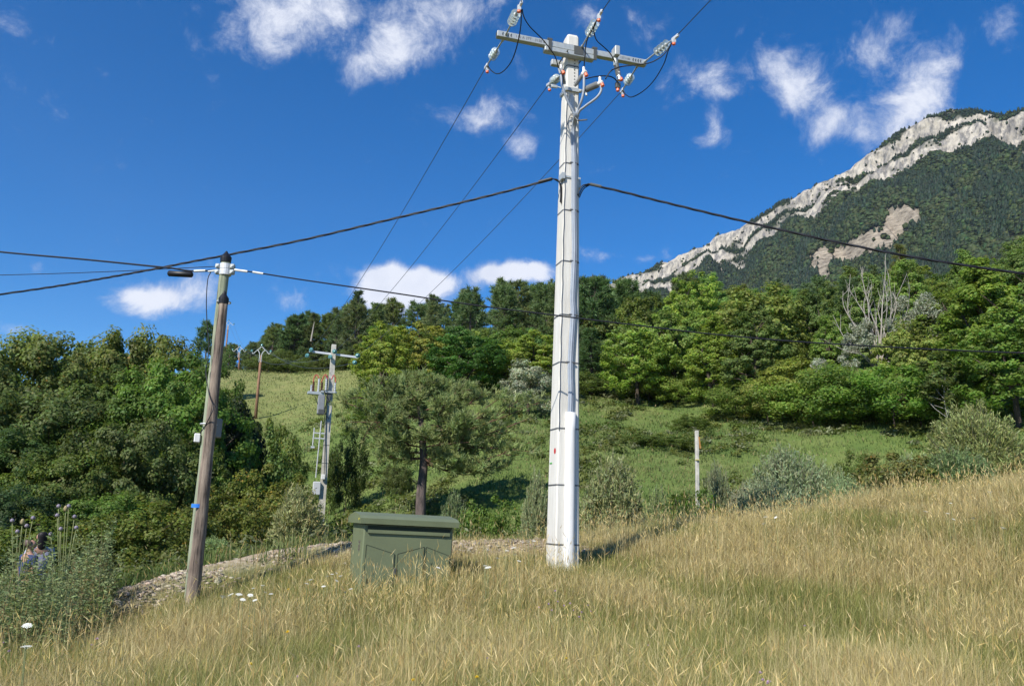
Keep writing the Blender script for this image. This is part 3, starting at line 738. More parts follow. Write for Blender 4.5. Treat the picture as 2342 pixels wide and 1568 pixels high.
    runs = [f((1373, 192, 14.35), (1375, 207, 14.35), (1364, 224, 14.38), (1336, 245, 14.5), (1323, 259, 14.6)),
            f((1336, 172, 14.45), (1335, 206, 14.45), (1330, 230, 14.5), (1322, 250, 14.6), (1318, 262, 14.62)),
            f((1283, 172, 14.5), (1287, 200, 14.48), (1299, 233, 14.55), (1310, 254, 14.6), (1314, 266, 14.63))]
    off = (.03, 0, -.03)
    for run, o_ in zip(runs, off):
        down = []
        for py, px in ((300, 1312), (372, 1313.5), (480, 1313), (560, 1314), (597, 1313), (680, 1309), (720, 1310), (829, 1303), (900, 1304), (950, 1302)):
            p = on_front(px, py, .035) + PX_ * o_ * (1.0 if py > 320 else .8) + PY_ * (-.012 if o_ == 0 else 0); down.append(p)
        b = MB(); b.tube(spline(run + down, 6), .024, 8); b.build('power_cable', M_GREYCABLE, root, True)
    for py, px in ((262, 1316), (372, 1313.5), (480, 1313), (597, 1313), (720, 1310), (829, 1303)):
        p = on_front(px, py, .045); b = MB(); b.cbox(p, PX_ * .085, PY_ * .014, PZ_ * .014, .004); b.build('cable_cleat', M_STRAP, root)
    # black jumpers between the two sides
    def jump(pts, Ya, Yb):
        n = len(pts); b = MB(); b.tube(spline([at(p[0], p[1], Ya + (Yb - Ya) * i / (n - 1)) for i, p in enumerate(pts)], 6), .011, 6); b.build('jumper_wire', M_CABLE, root, True)
    q = lambda L: [(1079.5 + a_ * .245, b_ * .245) for a_, b_ in L]
    T = TIPS
    jump(q([(460, 90), (455, 250), (420, 430), (370, 570), (300, 660), (235, 690), (180, 660), (150, 618)]), T['tl'][1], T['al'][1])
    jump(q([(468, 90), (485, 160), (540, 250), (650, 360), (730, 460), (780, 540), (808, 640)]), T['tl'][1], 14.5)
    jump(q([(1165, 190), (1120, 280), (1080, 360), (1060, 450), (1045, 640)]), T['tc'][1], 14.45)
    jump(q([(1165, 190), (1138, 260), (1140, 310), (1165, 380), (1230, 440), (1290, 500), (1335, 580)]), T['tc'][1], 14.7)
    jump(q([(1875, 380), (1800, 500), (1720, 560), (1640, 592), (1500, 610), (1390, 625), (1300, 660), (1245, 740)]), T['tr'][1], 14.35)
    jump(q([(1875, 380), (1830, 480), (1790, 600), (1700, 750), (1600, 850), (1500, 905), (1450, 895), (1405, 850)]), T['tr'][1], T['ar'][1])
    jump(q([(1050, 740), (1150, 717), (1250, 710), (1320, 728), (1370, 780)]), 14.45, 14.68)
    # brackets of the low-voltage bundle
    b = MB(); z = zpole(404); w, d = pw(z)
    b.box(lp(-w / 2 - .03, -d / 2 + .05, z), PX_ * .03, PY_ * .10, PZ_ * .06); b.box(lp(w / 2 + .04, 0, z - .05), PX_ * .04, PY_ * .05, PZ_ * .08)
    b.box(lp(0, -d / 2 - .014, z), PX_ * (w / 2 + .02), PY_ * .006, PZ_ * .018)
    b.build('bundle_bracket', M_GALV, root)
    for s_, pts in ((0, ((1264, 409), (1276, 412), (1281, 425), (1282, 445), (1281, 462))), (1, ((1346, 421), (1333, 424), (1326, 434), (1321, 446)))):
        for k in range(3):
            b = MB(); b.tube(spline([at(p[0] + k * 2, p[1] + k * 3 * (1 if i else .2), 14.85 + .02 * k) for i, p in enumerate(pts)], 5), .011, 6); b.build('bundle_tail', M_CABLE, root, True)
    return T
TIPS = build_main_pole()

# ------------------------------------------------------------------ second concrete pole with its switchgear
P2A = math.radians(20); P2B = at(733, 1195, 44)
Q = dict(X=np.array([math.cos(P2A), math.sin(P2A), 0]), Y=np.array([-math.sin(P2A), math.cos(P2A), 0]), Z=PZ_)
def build_pole_two():
    z0 = gz(P2B[0], P2B[1]) - .2; zt = at(763, 788, 44)[2]; base = np.array([P2B[0], P2B[1], z0])
    root = thing('concrete_pole', 'weathered concrete pole with teal insulators, grey switchgear and red leads on the green slope', 'utility pole', base)
    def c(px, py, dy=0): return at(px, py, 44 + dy)
    L = lambda px, py, dy=0: c(px, py, dy)
    b = MB()
    vs_ = []
    for t in np.linspace(0, 1, 8):
        z = z0 + (zt - z0) * t; w, d = .165 - .055 * t, .18 - .06 * t
        for sx, sy in ((-1, -1), (1, -1), (1, 1), (-1, 1)): vs_.append(np.array([base[0], base[1], z]) + Q['X'] * w * sx + Q['Y'] * d * sy)
    fs = [(k * 4 + i, k * 4 + (i + 1) % 4, k * 4 + 4 + (i + 1) % 4, k * 4 + 4 + i) for k in range(7) for i in range(4)] + [(28, 29, 30, 31)]
    b.add(vs_, fs); b.build('shaft', M_CONC_OLD, root)
    a0, a1 = L(707, 803, -.25), L(818, 817, -.25 + .8); ax = (a1 - a0) / np.linalg.norm(a1 - a0)
    b = MB(); b.box((a0 + a1) / 2, (a1 - a0) / 2, np.cross(PZ_, ax) * .05, PZ_ * .055); b.build('crossarm', M_GALV2, root)
    tips = []
    for (px, py) in ((712, 800), (703, 813), (756, 816), (765, 804), (811, 829), (818, 813)):
        p = L(px, py, -.3); b = MB(); b.lathe(p, (0.3 if px > 760 else -.3, -.5, .15), [(-.12, .02), (-.06, .10), (0, .13), (.05, .12), (.06, .04), (.15, .02)], 12); b.build('insulator', M_TEAL, root, True); tips.append(p)
    # platform, bushings, red leads
    b = MB(); b.box(L(722, 899, -.3), Q['X'] * .42, Q['Y'] * .2, PZ_ * .07); b.box(L(752, 896, -.3), Q['X'] * .42, Q['Y'] * .05, PZ_ * .045); b.build('switch_frame', M_GALV, root)
    for (px, py, m_, h) in ((712, 888, M_GALV2, .45), (717, 884, M_BROWNPORC, .6), (729, 880, M_GALV2, .75), (736, 884, M_BROWNPORC, .55), (746, 878, M_GALV2, .7), (766, 886, M_GALV2, .62)):
        p = L(px, py, -.4); b = MB(); prof = []
        for k in range(7): prof += [(h * k / 7 - h / 2, .045), (h * (k + .4) / 7 - h / 2, .075), (h * (k + .6) / 7 - h / 2, .045)]
        b.lathe(p, (0, 0, 1), prof, 8); b.build('bushing', m_, root)
    for pts in (((716, 876), (719, 862), (725, 857), (730, 866)), ((735, 874), (741, 860), (746, 857), (750, 868)), ((758, 868), (763, 858), (767, 863), (768, 876))):
        b = MB(); b.tube(spline([L(x, y, -.4) for x, y in pts], 5), .028, 6); b.build('red_lead', mat('red_lead', (.42, .06, .05), .5), root, True)
    b = MB(); b.cbox(L(734, 925, -.35), Q['X'] * .17, Q['Y'] * .17, PZ_ * .50, .03); b.build('switch_tank', mat('grey_tank', (.27, .28, .29), .5, var=.15), root)
    b = MB(); b.cbox(L(734, 942, -.38), Q['X'] * .165, Q['Y'] * .16, PZ_ * .14, .02); b.build('tank_cover', M_DARKSTEEL, root)
    b = MB(); b.box(L(747, 880, -.25), Q['X'] * .06, Q['Y'] * .06, PZ_ * .5); b.box(L(752, 905, -.22), Q['X'] * .10, Q['Y'] * .06, PZ_ * .3); b.build('mounting_plate', M_DARKSTEEL, root)
    b = MB()
    for pts in (((720, 905), (726, 922), (731, 930)), ((740, 890), (748, 915), (742, 938), (752, 958)), ((750, 895), (745, 930), (741, 970))): b.tube(spline([L(x, y, -.45) for x, y in pts], 5), .02, 6)
    b.build('control_cable', M_CABLE, root)
    b = MB(); b.tube([L(735, 962, -.3), L(722, 1092, -.3)], .028, 6); b.tube([L(719, 978, -.3), L(715, 1018, -.3)], .03, 6)
    for y in (990, 1002): b.box(L(731, y, -.28), Q['X'] * .27, Q['Y'] * .03, PZ_ * .03)
    b.box(L(715, 1022, -.3), Q['X'] * .09, Q['Y'] * .06, PZ_ * .05); b.build('operating_rod', M_GALV2, root)
    b = MB(); b.cbox(L(724, 1116, -.32), Q['X'] * .19, Q['Y'] * .12, PZ_ * .34, .03); b.build('control_box', M_GALV2, root)
    b = MB(); b.cbox(L(739, 1090, -.3), Q['X'] * .10, Q['Y'] * .06, PZ_ * .13, .02); b.build('small_box', M_PVC, root)
    b = MB(); b.tube([L(748, 915, -.2), L(744, 1000, -.22), L(741, 1095, -.26)], .022, 6); b.build('down_conduit', M_DARKSTEEL, root)
    for y in (968, 1018, 1059):
        z = L(745, y)[2]; t = (z - z0) / (zt - z0); w, d = .17 - .055 * t, .185 - .06 * t; b = MB()
        b.box(np.array([base[0], base[1], z]), Q['X'] * w, Q['Y'] * d, PZ_ * .016); b.build('strap', M_STRAP, root)
    return tips
TIPS2 = build_pole_two()

# ------------------------------------------------------------------ far wooden poles up the slope
def far_pole(pb, pt, Y, label, marker=False):
    b0 = at(*pb, Y); t0 = at(*pt, Y); z0 = gz(b0[0], b0[1]) - .3
    root = thing('wooden_pole', label, 'utility pole', (b0[0], b0[1], z0), 'wooden poles climbing the meadow slope')
    m = MB(); m.tube([(b0[0], b0[1], z0), (b0[0] * .5 + t0[0] * .5, b0[1], (z0 + t0[2]) / 2), t0], [.17, .145, .12], 10); m.build('shaft', M_WOODFAR, root, True)
    ins = []
    br = MB(); s = Y / F0 * 1.0
    for sg in (-1, 1):
        e = t0 + np.array([sg * 1.0, 0, .30]); k = [t0 + np.array([sg * .10, -.13, -.75]), t0 + np.array([sg * .12, -.13, .1]), t0 + np.array([sg * .42, 0, .52]), t0 + np.array([sg * .80, 0, .16]), e]
        br.tube(spline(k, 4), .035, 6); ins.append(e + np.array([0, 0, .15]))
        br.tube([t0 + np.array([sg * .42, 0, .52]), t0 + np.array([0, 0, .95])], .035, 6)
    ins.append(t0 + np.array([0, 0, 1.1])); br.build('bracket', M_GALV2, root)
    for p in ins:
        g = MB(); g.lathe(p, (0, 0, 1), [(-.14, .04), (-.1, .13), (.02, .12), (.08, .06), (.14, .05)], 10); g.build('insulator', M_TEAL, root, True)
    if marker:
        g = MB(); g.lathe(t0 + np.array([0, 0, -1.2]), (0, 0, -1), [(0, .19), (.35, .19)], 12); g.build('blue_band', M_BLUE, root)
    return ins
FP1 = far_pole((583, 972), (597, 812), 86, 'nearest of the brown wooden poles on the sunny slope, with pale V-shaped bracket')
FP2 = far_pole((541, 908), (547, 806), 122, 'middle wooden pole on the slope with a blue band near its top', True)
FP3 = far_pole((513, 838), (522, 745), 150, 'farthest thin wooden pole standing against the sky on the hilltop')

# ------------------------------------------------------------------ conductors
def wire(pts, r, name, label, m=M_WIRE, group=None, seg=5, par=None):
    b = MB(); b.tube(pts, r, seg); o = b.build(name, m, par)
    return tag(o, label, 'wire', group) if par is None else o
def sagged(a, b, sag, n=24):
    a, b = np.asarray(a, float), np.asarray(b, float)
    return [a + (b - a) * t - np.array([0, 0, 4 * sag * t * (1 - t)]) for t in np.linspace(0, 1, n)]
for nm, end, lb in (('al', TIPS2[0], 'bare wire running down from the left end of the big crossarm'), ('ac', TIPS2[3], 'bare wire running down from beside the big white pole shaft'), ('ar', TIPS2[5], 'bare wire from the right end of the crossarm, passing behind the white pole')):
    wire(sagged(TIPS[nm], end, .42), .0085, 'overhead_wire', lb, group='high voltage wires down to the second pole')
for nm, nx, lb in (('tl', (1262, -300), 'bare wire leaving the upper left insulator, up out of the picture'), ('tc', (1480, -120), 'bare wire leaving the middle upper insulator, up out of the picture'), ('tr', (1626, 0), 'bare wire leaving the right insulator towards the top edge')):
    a = TIPS[nm]
    d0 = None
    for Y in np.linspace(a[1] - .3, a[1] - 6, 120):        # heading: level run towards the next pole behind the viewer
        p = at(nx[0], nx[1], Y); dz = (p[2] - a[2]) / np.linalg.norm(p[:2] - a[:2])
        if d0 is None or abs(dz + .06) < d0[0]: d0 = (abs(dz + .06), p)
    d = d0[1] - a; d = d / np.linalg.norm(d)
    wire([a + d * t - np.array([0, 0, -.0008 * t * t]) for t in np.linspace(0, 34, 20)], .0085, 'overhead_wire', lb, group='high voltage wires towards the next pole')
for i, (a, b_) in enumerate(zip(FP1, (TIPS2[1], TIPS2[4], TIPS2[2]))):
    wire(sagged(a, b_, .9), .012, 'overhead_wire', 'thin wire between the second concrete pole and the nearest brown wooden pole', group='thin wires up the slope to the first wooden pole')
for A, B, lb in ((FP1, FP2, 'nearest and the middle wooden pole'), (FP2, FP3, 'middle and the farthest wooden pole')):
    for a, b_ in zip(A, B): wire(sagged(a, b_, .6), .012, 'overhead_wire', 'thin wire between the ' + lb + ' on the slope', group='thin wires between the ' + lb)

def twisted(pts, name, label, r=.0125, rad=.0125, pitch=1.1, strands=3):
    P = np.array(spline(pts, 40)); L = np.concatenate([[0], np.cumsum(np.linalg.norm(np.diff(P, axis=0), axis=1))])
    s_ = np.arange(0, L[-1], .045); P = np.stack([np.interp(s_, L, P[:, k]) for k in range(3)], -1)
    T = np.gradient(P, axis=0); T /= np.linalg.norm(T, axis=1)[:, None]
    u = np.cross(T, [0, 0, 1.0]); u /= np.linalg.norm(u, axis=1)[:, None]; v = np.cross(T, u)
    b = MB()
    for k in range(strands):
        a = 2 * math.pi * (s_ / pitch * (1 + .06 * np.sin(s_ * .7)) + k / strands)
        b.tube(P + rad * (u * np.cos(a)[:, None] + v * np.sin(a)[:, None]), r, 5)
    o = b.build(name, M_CABLE, None, True); return tag(o, label, 'cable')
tw1 = twisted([at(x, y, Y) for x, y, Y in ((1264, 409, 14.85), (1180, 432, 15.0), (1060, 462, 15.2), (900, 500, 15.5), (700, 547, 16.0), (540, 579, 16.4), (440, 598, 16.7), (310, 623, 17.0), (150, 651, 17.5), (0, 673, 18), (-160, 694, 18.5), (-420, 720, 19.5))], 'twisted_cable', 'thick twisted black cable from the white pole down to the left edge')
b = MB(); a_, c_ = at(1262, 409, 14.84), at(1232, 417, 14.9); b.tube([a_, c_], .034, 10); b.build('splice_sleeve', M_BLACK, tw1)
tw2 = twisted([at(x, y, Y) for x, y, Y in ((1344, 421, 14.9), (1420, 438, 14.8), (1500, 458, 14.7), (1700, 506, 14.4), (1900, 551, 14.1), (2100, 590, 13.8), (2342, 626, 13.5), (2560, 652, 13.2), (2900, 680, 12.6))], 'twisted_cable', 'thick twisted black cable from the white pole down to the right edge')
b = MB(); b.tube([at(1350, 421, 14.89), at(1375, 427, 14.86)], .03, 8); b.build('anchor_clamp', M_DARKSTEEL, tw2)

# ------------------------------------------------------------------ near wooden double pole
WB, WT = at(436, 1378, 14), at(517, 588, 14)
def build_wood_pole():
    z0 = WB[2] - .3
    root = thing('wooden_pole', 'leaning wooden pole of two lashed logs with black caps, left of the green cabinet', 'utility pole', WB)
    ax = (WT - WB) / np.linalg.norm(WT - WB); n = 22
    def log(p0, p1, r0, r1, m, name, par=root, seed=0):
        b = MB(); pts, R = [], []
        for k in range(n + 1):
            t = k / n; pts.append(p0 + (p1 - p0) * t + np.array([math.sin(k * .9 + seed) * .004, 0, 0])); R.append((r0 + (r1 - r0) * t) * (1 + .03 * math.sin(k * 1.9 + seed)))
        b.tube(pts, R, 18); return b.build(name, m, par, True)
    P0 = WB - ax * .4
    log(P0 + np.array([-.035, .06, 0]), WT, .105, .080, M_WOODGREEN, 'tall_log')
    s0 = at(440, 1378, 13.83) - ax * .4; s1 = at(512, 682, 13.86)
    st = log(s0, s1, .112, .074, M_WOODBROWN, 'brace_log', root, 2)
    def cone(p, d, r, h, par, nm='pole_cap'):
        b = MB(); b.lathe(p, d, [(-.10, r * 1.03), (-.03, r * 1.1), (0, r * 1.1), (h * .6, r * .45), (h, .012)], 16); b.build(nm, M_BLACK, par, False)
    cone(WT, ax, .088, .11, root); cone(s1, ax, .078, .13, st)
    # galvanised collar
    b = MB(); c = at(516, 617, 14); r = .105
    b.lathe(c - ax * .10, ax, [(0, .098), (0, r), (.09, r), (.095, .1), (.105, .1), (.11, r), (.20, r), (.20, .098)], 18)
    b.build('collar', M_GALV2, root)
    for sx in (-1, 1):
        for dz in (-.05, .055):
            b = MB(); q = c + ax * dz + np.array([sx * .13, -.03, 0]); b.cbox(q, np.array([.035, 0, 0]), np.array([0, .045, 0]), ax * .038, .008); b.lathe(q + np.array([0, -.045, 0]), (0, -1, 0), [(0, .022), (.02, .022)], 8); b.build('collar_lug', M_GALV, root)
    # boxes strapped to the pole
    b = MB(); b.cbox(at(451, 1001, 13.95), np.array([.045, .02, 0]), np.array([-.02, .05, 0]), ax * .075, .012); b.build('white_box', M_PVC, root)
    b = MB(); b.cbox(at(493, 978, 14.05), np.array([.035, -.03, 0]), np.array([.05, .12, 0]), ax * .16, .015); b.build('grey_box', mat('grey_plastic', (.22, .23, .23), .5, var=.1), root)
    for py, px in ((970, 478), (691, 513)):
        t = (1378 - py) / (1378 - 588); r = .165 - .05 * t; q = at(px - 1, py, 13.94); b = MB()
        pts = [q + np.array([math.cos(a) * (r * .92), math.sin(a) * r * .95, .0]) for a in np.linspace(0, 2 * math.pi, 21)]
        b.tube(pts, .012, 6); b.build('steel_strap', M_GALV2, root, True)
    p = at(453, 1156, 13.70); b = MB(); vs_ = []
    for k in range(7):
        a = math.radians(-125 + k * 14)
        for dz in (-.03, .03): vs_.append(at(451.5, 1156, 13.835) + np.array([math.cos(a) * .112, math.sin(a) * .112, dz]))
    b.add(vs_, [(2 * k, 2 * k + 2, 2 * k + 3, 2 * k + 1) for k in range(6)]); b.build('blue_tag', M_BLUE, root)
    b = MB(); b.tube(spline([at(482, 622, 13.95), at(475, 640, 13.9), at(472, 690, 13.9), at(474, 745, 13.9), at(478, 790, 13.9), at(474, 830, 13.85), at(471, 850, 13.86), at(478, 900, 13.75), at(488, 930, 13.72), at(481, 950, 13.7), at(468, 975, 13.78), at(458, 990, 13.85)], 5), .008, 6); b.build('drop_wire', M_CABLE, root, True)
build_wood_pole()
ph = wire(spline([at(*p) for p in ((-500, 520, 16), (-150, 557, 15), (0, 576, 14.6), (200, 594, 14.3), (360, 610, 14.05), (385, 612, 14), (440, 620, 14), (502, 618, 13.98))], 8), .017, 'telephone_cable', 'black telephone cable with a splice box, left of the wooden pole top', M_CABLE)
b = MB(); a_, c_ = at(384, 625, 13.98), at(441, 628, 13.98); d_ = (c_ - a_); b.lathe(a_, d_, [(0, .03), (.02, .052), (np.linalg.norm(d_) - .02, .052), (np.linalg.norm(d_), .03)], 14); b.build('splice_closure', M_BLACK, ph, True)
b = MB(); b.tube([at(444, 620, 13.97), at(470, 619, 13.97)], .022, 8); b.tube([at(476, 621, 13.97), at(500, 618, 13.97)], .015, 8); b.build('anchor_clamp', M_GALV, ph)
wire(spline([at(*p) for p in ((-500, 640, 16), (0, 629, 14.6), (250, 621, 14.2), (500, 609, 13.98))], 8), .007, 'telephone_wire', 'thin upper wire reaching the wooden pole top from the left edge', M_CABLE)
ph2 = wire(spline([at(*p) for p in ((534, 616, 13.97), (590, 624, 13.95), (700, 641, 13.9), (900, 670, 13.8), (1080, 697, 13.7), (1270, 721, 13.6), (1450, 743, 13.5), (1650, 766, 13.4), (1900, 786, 13.2), (2342, 807, 12.9), (2900, 815, 12.3))], 8), .013, 'telephone_cable', 'single black cable from the wooden pole crossing in front of the white pole', M_CABLE)
b = MB(); b.tube([at(536, 617, 13.96), at(566, 621, 13.95)], .022, 8); b.tube([at(578, 622, 13.94), at(602, 626, 13.94)], .02, 8); b.build('anchor_clamp', M_GALV2, ph2)

# ------------------------------------------------------------------ green transformer cabinet
def build_cabinet():
    A = math.radians(20); tilt = math.radians(1.2)
    X = np.array([math.cos(A) * math.cos(tilt), math.sin(A) * math.cos(tilt), -math.sin(tilt)]); Y = np.array([-math.sin(A), math.cos(A), 0]); Z = np.cross(X, Y)
    fl = at(833, 1200, 13.0)                          # front left corner just under the lid
    H = 1.42; O = fl - Z * (H - .03); w, d = 1.42, .95
    root = thing('transformer_cabinet', 'olive green metal transformer cabinet with overhanging lid in the dry grass', 'cabinet', O + X * w / 2 + Y * d / 2)
    L = lambda x, y, z: O + X * x + Y * y + Z * z
    b = MB(); b.cbox(L(w / 2, d / 2, H / 2 - .15), X * w / 2, Y * d / 2, Z * (H / 2 + .15), .02); b.build('body', M_GREENBOX, root)
    # lid: low gable along the length, with a deep fascia
    b = MB(); oh = .075; x0, x1, y0, y1 = -oh, w + oh * .9, -.09, d + .10; e, r, th = H - .005, H + .12, .082
    ym = d / 2
    prof = [(y0, e), (y0 - .004, e + th), (y0 + .13, e + th + .045), (ym, r + .05), (y1 - .13, e + th + .045), (y1 + .004, e + th), (y1, e)]
    b.add([L(x, a, c) for x in (x0, x1) for a, c in prof], [tuple(range(7)), tuple(range(13, 6, -1))] + [(i, (i + 1) % 7 + 0, (i + 1) % 7 + 7, i + 7)[::-1] for i in range(7)])
    b.build('lid', M_GREENBOX, root)
    b = MB(); b.box(L(w / 2, -.012, H - .075), X * (w / 2 - .06), Y * .012, Z * .012); b.box(L(w / 2 + .01, -.006, H - .045), X * (w / 2 - .05), Y * .007, Z * .016)
    b.build('vent_louver', M_GREENDARK, root)
    b = MB(); b.box(L(w / 2, -.016, H - .115), X * (w / 2 - .06), Y * .016, Z * .026); b.build('vent_rail', M_GREENBOX, root)
    def panel(pts):
        b = MB(); n = len(pts); b.add([L(x, y, z) for y in (-.012, 0.001) for x, z in pts], [tuple(range(n)), tuple(range(2 * n - 1, n - 1, -1))] + [(i, i + n, (i + 1) % n + n, (i + 1) % n) for i in range(n)]); b.build('door_panel', M_GREENBOX, root)
        s = MB()
        for a, c in zip(pts, pts[1:] + pts[:1]):
            p, q = L(a[0], -.007, a[1]), L(c[0], -.007, c[1]); dd = (q - p); s.box((p + q) / 2, dd / 2, Y * .006, np.cross(Y, dd / np.linalg.norm(dd)) * .005)
        s.build('door_seam', M_GREENDARK, root)
    zt, zl, zb = H - .32, H - .44, .1
    panel([(.06, zb), (.50, zb), (.50, zl), (.06, zt)]); panel([(.555, zb), (.965, zb), (.965, zt), (.555, zl)]); panel([(1.0, zb), (1.375, zb), (1.375, zl), (1.0, zt)])
    b = MB(); b.lathe(L(-.09, -.02, H + .06), -X, [(0, .018), (.004, .018)], 10); b.build('yellow_sticker', mat('yellow_sticker', (.75, .60, .05), .5), root)
    for x in (.09, .53, 1.03):
        b = MB(); b.tube([L(x, -.022, .55), L(x, -.022, .62)], .012, 8); b.build('hinge', M_GREENBOX, root)
    b = MB(); b.cbox(L(.525, -.02, .72), X * .022, Y * .012, Z * .05, .005); b.build('lock', M_DARKSTEEL, root)
    b = MB()
    for k in range(9): b.box(L(-.003, .22 + .05 * (k % 3), H - .28 - .055 * (k // 3) - .02 * (k % 2)), X * .002, Y * .012, Z * .02)
    b.build('scratches', mat('scuffed_steel', (.12, .10, .09), .8), root)
build_cabinet()

# grey marker post on the right
def build_post():
    p0 = at(1595, 1168, 24); z0 = gz(p0[0], p0[1]) - .3; t = at(1593.5, 984, 24)
    root = thing('concrete_post', 'slim grey post standing among bushes with a small rusty bracket', 'post', (p0[0], p0[1], z0))
    b = MB(); c = (np.array([p0[0], p0[1], z0]) + t) / 2; b.cbox(c, np.array([.045, .01, 0]), np.array([-.01, .045, 0]), (t - np.array([p0[0], p0[1], z0])) / 2, .01); b.build('shaft', M_CONC_OLD, root)
    b = MB(); q = at(1599.5, 1012, 24); b.box(q, np.array([.02, 0, 0]), np.array([0, .04, 0]), np.array([-.02, 0, .17])); b.build('rusty_bracket', mat('rust', (.40, .20, .06), .9, var=.3), root)
    b = MB(); b.box(at(1595, 1051, 23.95), np.array([.05, .01, 0]), np.array([-.01, .05, 0]), np.array([0, 0, .012])); b.build('yellow_band', mat('faded_yellow', (.55, .48, .15), .7), root)
build_post()

# ------------------------------------------------------------------ foliage tools
def unit(a): return a / (np.linalg.norm(a, axis=-1, keepdims=True) + 1e-9)
def rdir(r, n): return unit(r.normal(0, 1, (n, 3)))
def leaf_quads(r, P, Nr, L, W, fold=.15, tdir=None):
    """rhombic leaves at P facing Nr"""
    n = len(P); Nr = unit(Nr)
    t = np.cross(Nr, rdir(r, n)) if tdir is None else tdir - Nr * (tdir * Nr).sum(-1, keepdims=True)
    t = unit(t); b = np.cross(Nr, t); L = np.asarray(L).reshape(-1, 1) * np.ones((n, 1)); W = np.asarray(W).reshape(-1, 1) * np.ones((n, 1))
    V = np.stack([P - t * L / 2, P + b * W / 2 + Nr * W * fold + t * L * .05, P + t * L / 2, P - b * W / 2 + Nr * W * fold + t * L * .05], 1)
    return V.reshape(-1, 3), np.arange(4 * n).reshape(n, 4)
def spikes(r, P, D, L, W):
    """narrow blades from P along D"""
    n = len(P); D = unit(D); w = unit(np.cross(D, rdir(r, n))); L = np.asarray(L).reshape(-1, 1); W = np.asarray(W).reshape(-1, 1)
    V = np.stack([P - w * W * .5, P + w * W * .5, P + D * L + w * W * .18, P + D * L - w * W * .18], 1)
    return V.reshape(-1, 3), np.arange(4 * n).reshape(n, 4)
def joinq(parts):
    Vs, Qs, Ts, n = [], [], [], 0
    for V, Q_, T in parts:
        Vs.append(V); Qs.append(Q_ + n); Ts.append(T); n += len(V)
    return np.concatenate(Vs), np.concatenate(Qs), np.concatenate(Ts)
def tint_of(r, n, col, var=.25, hue=.12):
    c = np.asarray(col)[None] * (1 + var * r.uniform(-1, 1, (n, 1))) * (1 + hue * r.normal(0, 1, (n, 3)) * np.array([[1, .5, .7]]))
    return np.clip(c, .004, 1)
def stems_mesh(name, stems, m, seg=6):
    b = MB()
    for pts, radii in stems: b.tube(pts, radii, seg, False)
    me = bpy.data.meshes.new(name); me.from_pydata(b.v, [], b.f); me.update()
    me.polygons.foreach_set('use_smooth', [True] * len(me.polygons)); me.materials.append(m); return me
def bent(p0, p1, r, wob, n=6):
    p0, p1 = np.asarray(p0, float), np.asarray(p1, float); t = np.linspace(0, 1, n)[:, None]
    o = r.normal(0, wob, 3)
    return [p for p in p0 + (p1 - p0) * t + np.sin(t * math.pi) * o + r.normal(0, wob * .15, (n, 3)) * (t > 0) * (t < 1)]

def broadleaf(seed, H, R, low, nc, nl, leaf, col, crown_name='crown', rc=.24, aspect=.62, m=M_LEAF, hang=0.0, yellow=.0, lumpy=.55, trunk_r=None, bark=M_BARK, top=0.0, core=.25):
    """crown and trunk meshes of one leafy tree or bush; low = height of the crown's underside"""
    r = np.random.default_rng(seed)
    hzc = (H - low) / 2; zc = low + hzc
    D = rdir(r, nc * 3); D = D[(D[:, 2] > -.75)][:nc]; nc = len(D)
    lump = 1 + lumpy * (vnoise(D[:, 0] * 1.7 + 9, D[:, 1] * 1.7, D[:, 2] * 1.7, seed) - .5)
    f = np.where(r.random(nc) < core, r.uniform(.25, .7, nc), r.uniform(.74, 1.0, nc)) * lump
    taper = 1 - top * np.clip(D[:, 2:3], 0, 1)
    Cc = np.stack([D[:, 0] * R * f, D[:, 1] * R * f, zc + D[:, 2] * hzc * f], -1) * np.hstack([taper, taper, np.ones_like(taper)])
    rad = R * rc * r.uniform(.6, 1.35, nc)
    k = nl // nc; ci = np.repeat(np.arange(nc), k); n = len(ci)
    u = rdir(r, n); rr = r.random((n, 1)) ** .45
    P = Cc[ci] + u * rr * rad[ci, None] * np.array([[1, 1, .8]])
    P[:, 2] -= hang * r.random(n) * rad[ci]
    P[:, 2] = np.maximum(P[:, 2], .05)
    Nn = u * .8 + D[ci] * .55 + np.array([[0, 0, .22]]) + r.normal(0, .40, (n, 3))
    V, Q_ = leaf_quads(r, P, Nn, leaf * r.uniform(.7, 1.3, n), leaf * aspect * r.uniform(.7, 1.3, n))
    cl = (1 + .28 * r.uniform(-1, 1, nc))[ci, None]
    T = tint_of(r, n, col, .22, .10) * cl
    if yellow:
        ym = (r.random(n) < yellow * (.3 + 1.4 * r.random(nc)[ci]))
        T[ym] = tint_of(r, ym.sum(), (.22, .17, .03), .3)
    me = raw_mesh(crown_name, V, Q_, np.repeat(T, 4, 0)); me.materials.append(m)
    tr = trunk_r or H * .018; stems = []
    top_p = np.array([r.normal(0, .06 * H), r.normal(0, .06 * H), low + (H - low) * .72])
    tk = bent((0, 0, -.4), top_p, r, .03 * H, 9); stems.append((tk, list(np.linspace(tr * 1.25, tr * .25, 9))))
    for j in r.choice(nc, min(nc, 12), False):
        s_ = tk[int(r.integers(3, 8))]; stems.append((bent(s_, Cc[j], r, .04 * H, 6), list(np.linspace(tr * .5, tr * .1, 6))))
    return me, stems_mesh('trunk', stems, bark)

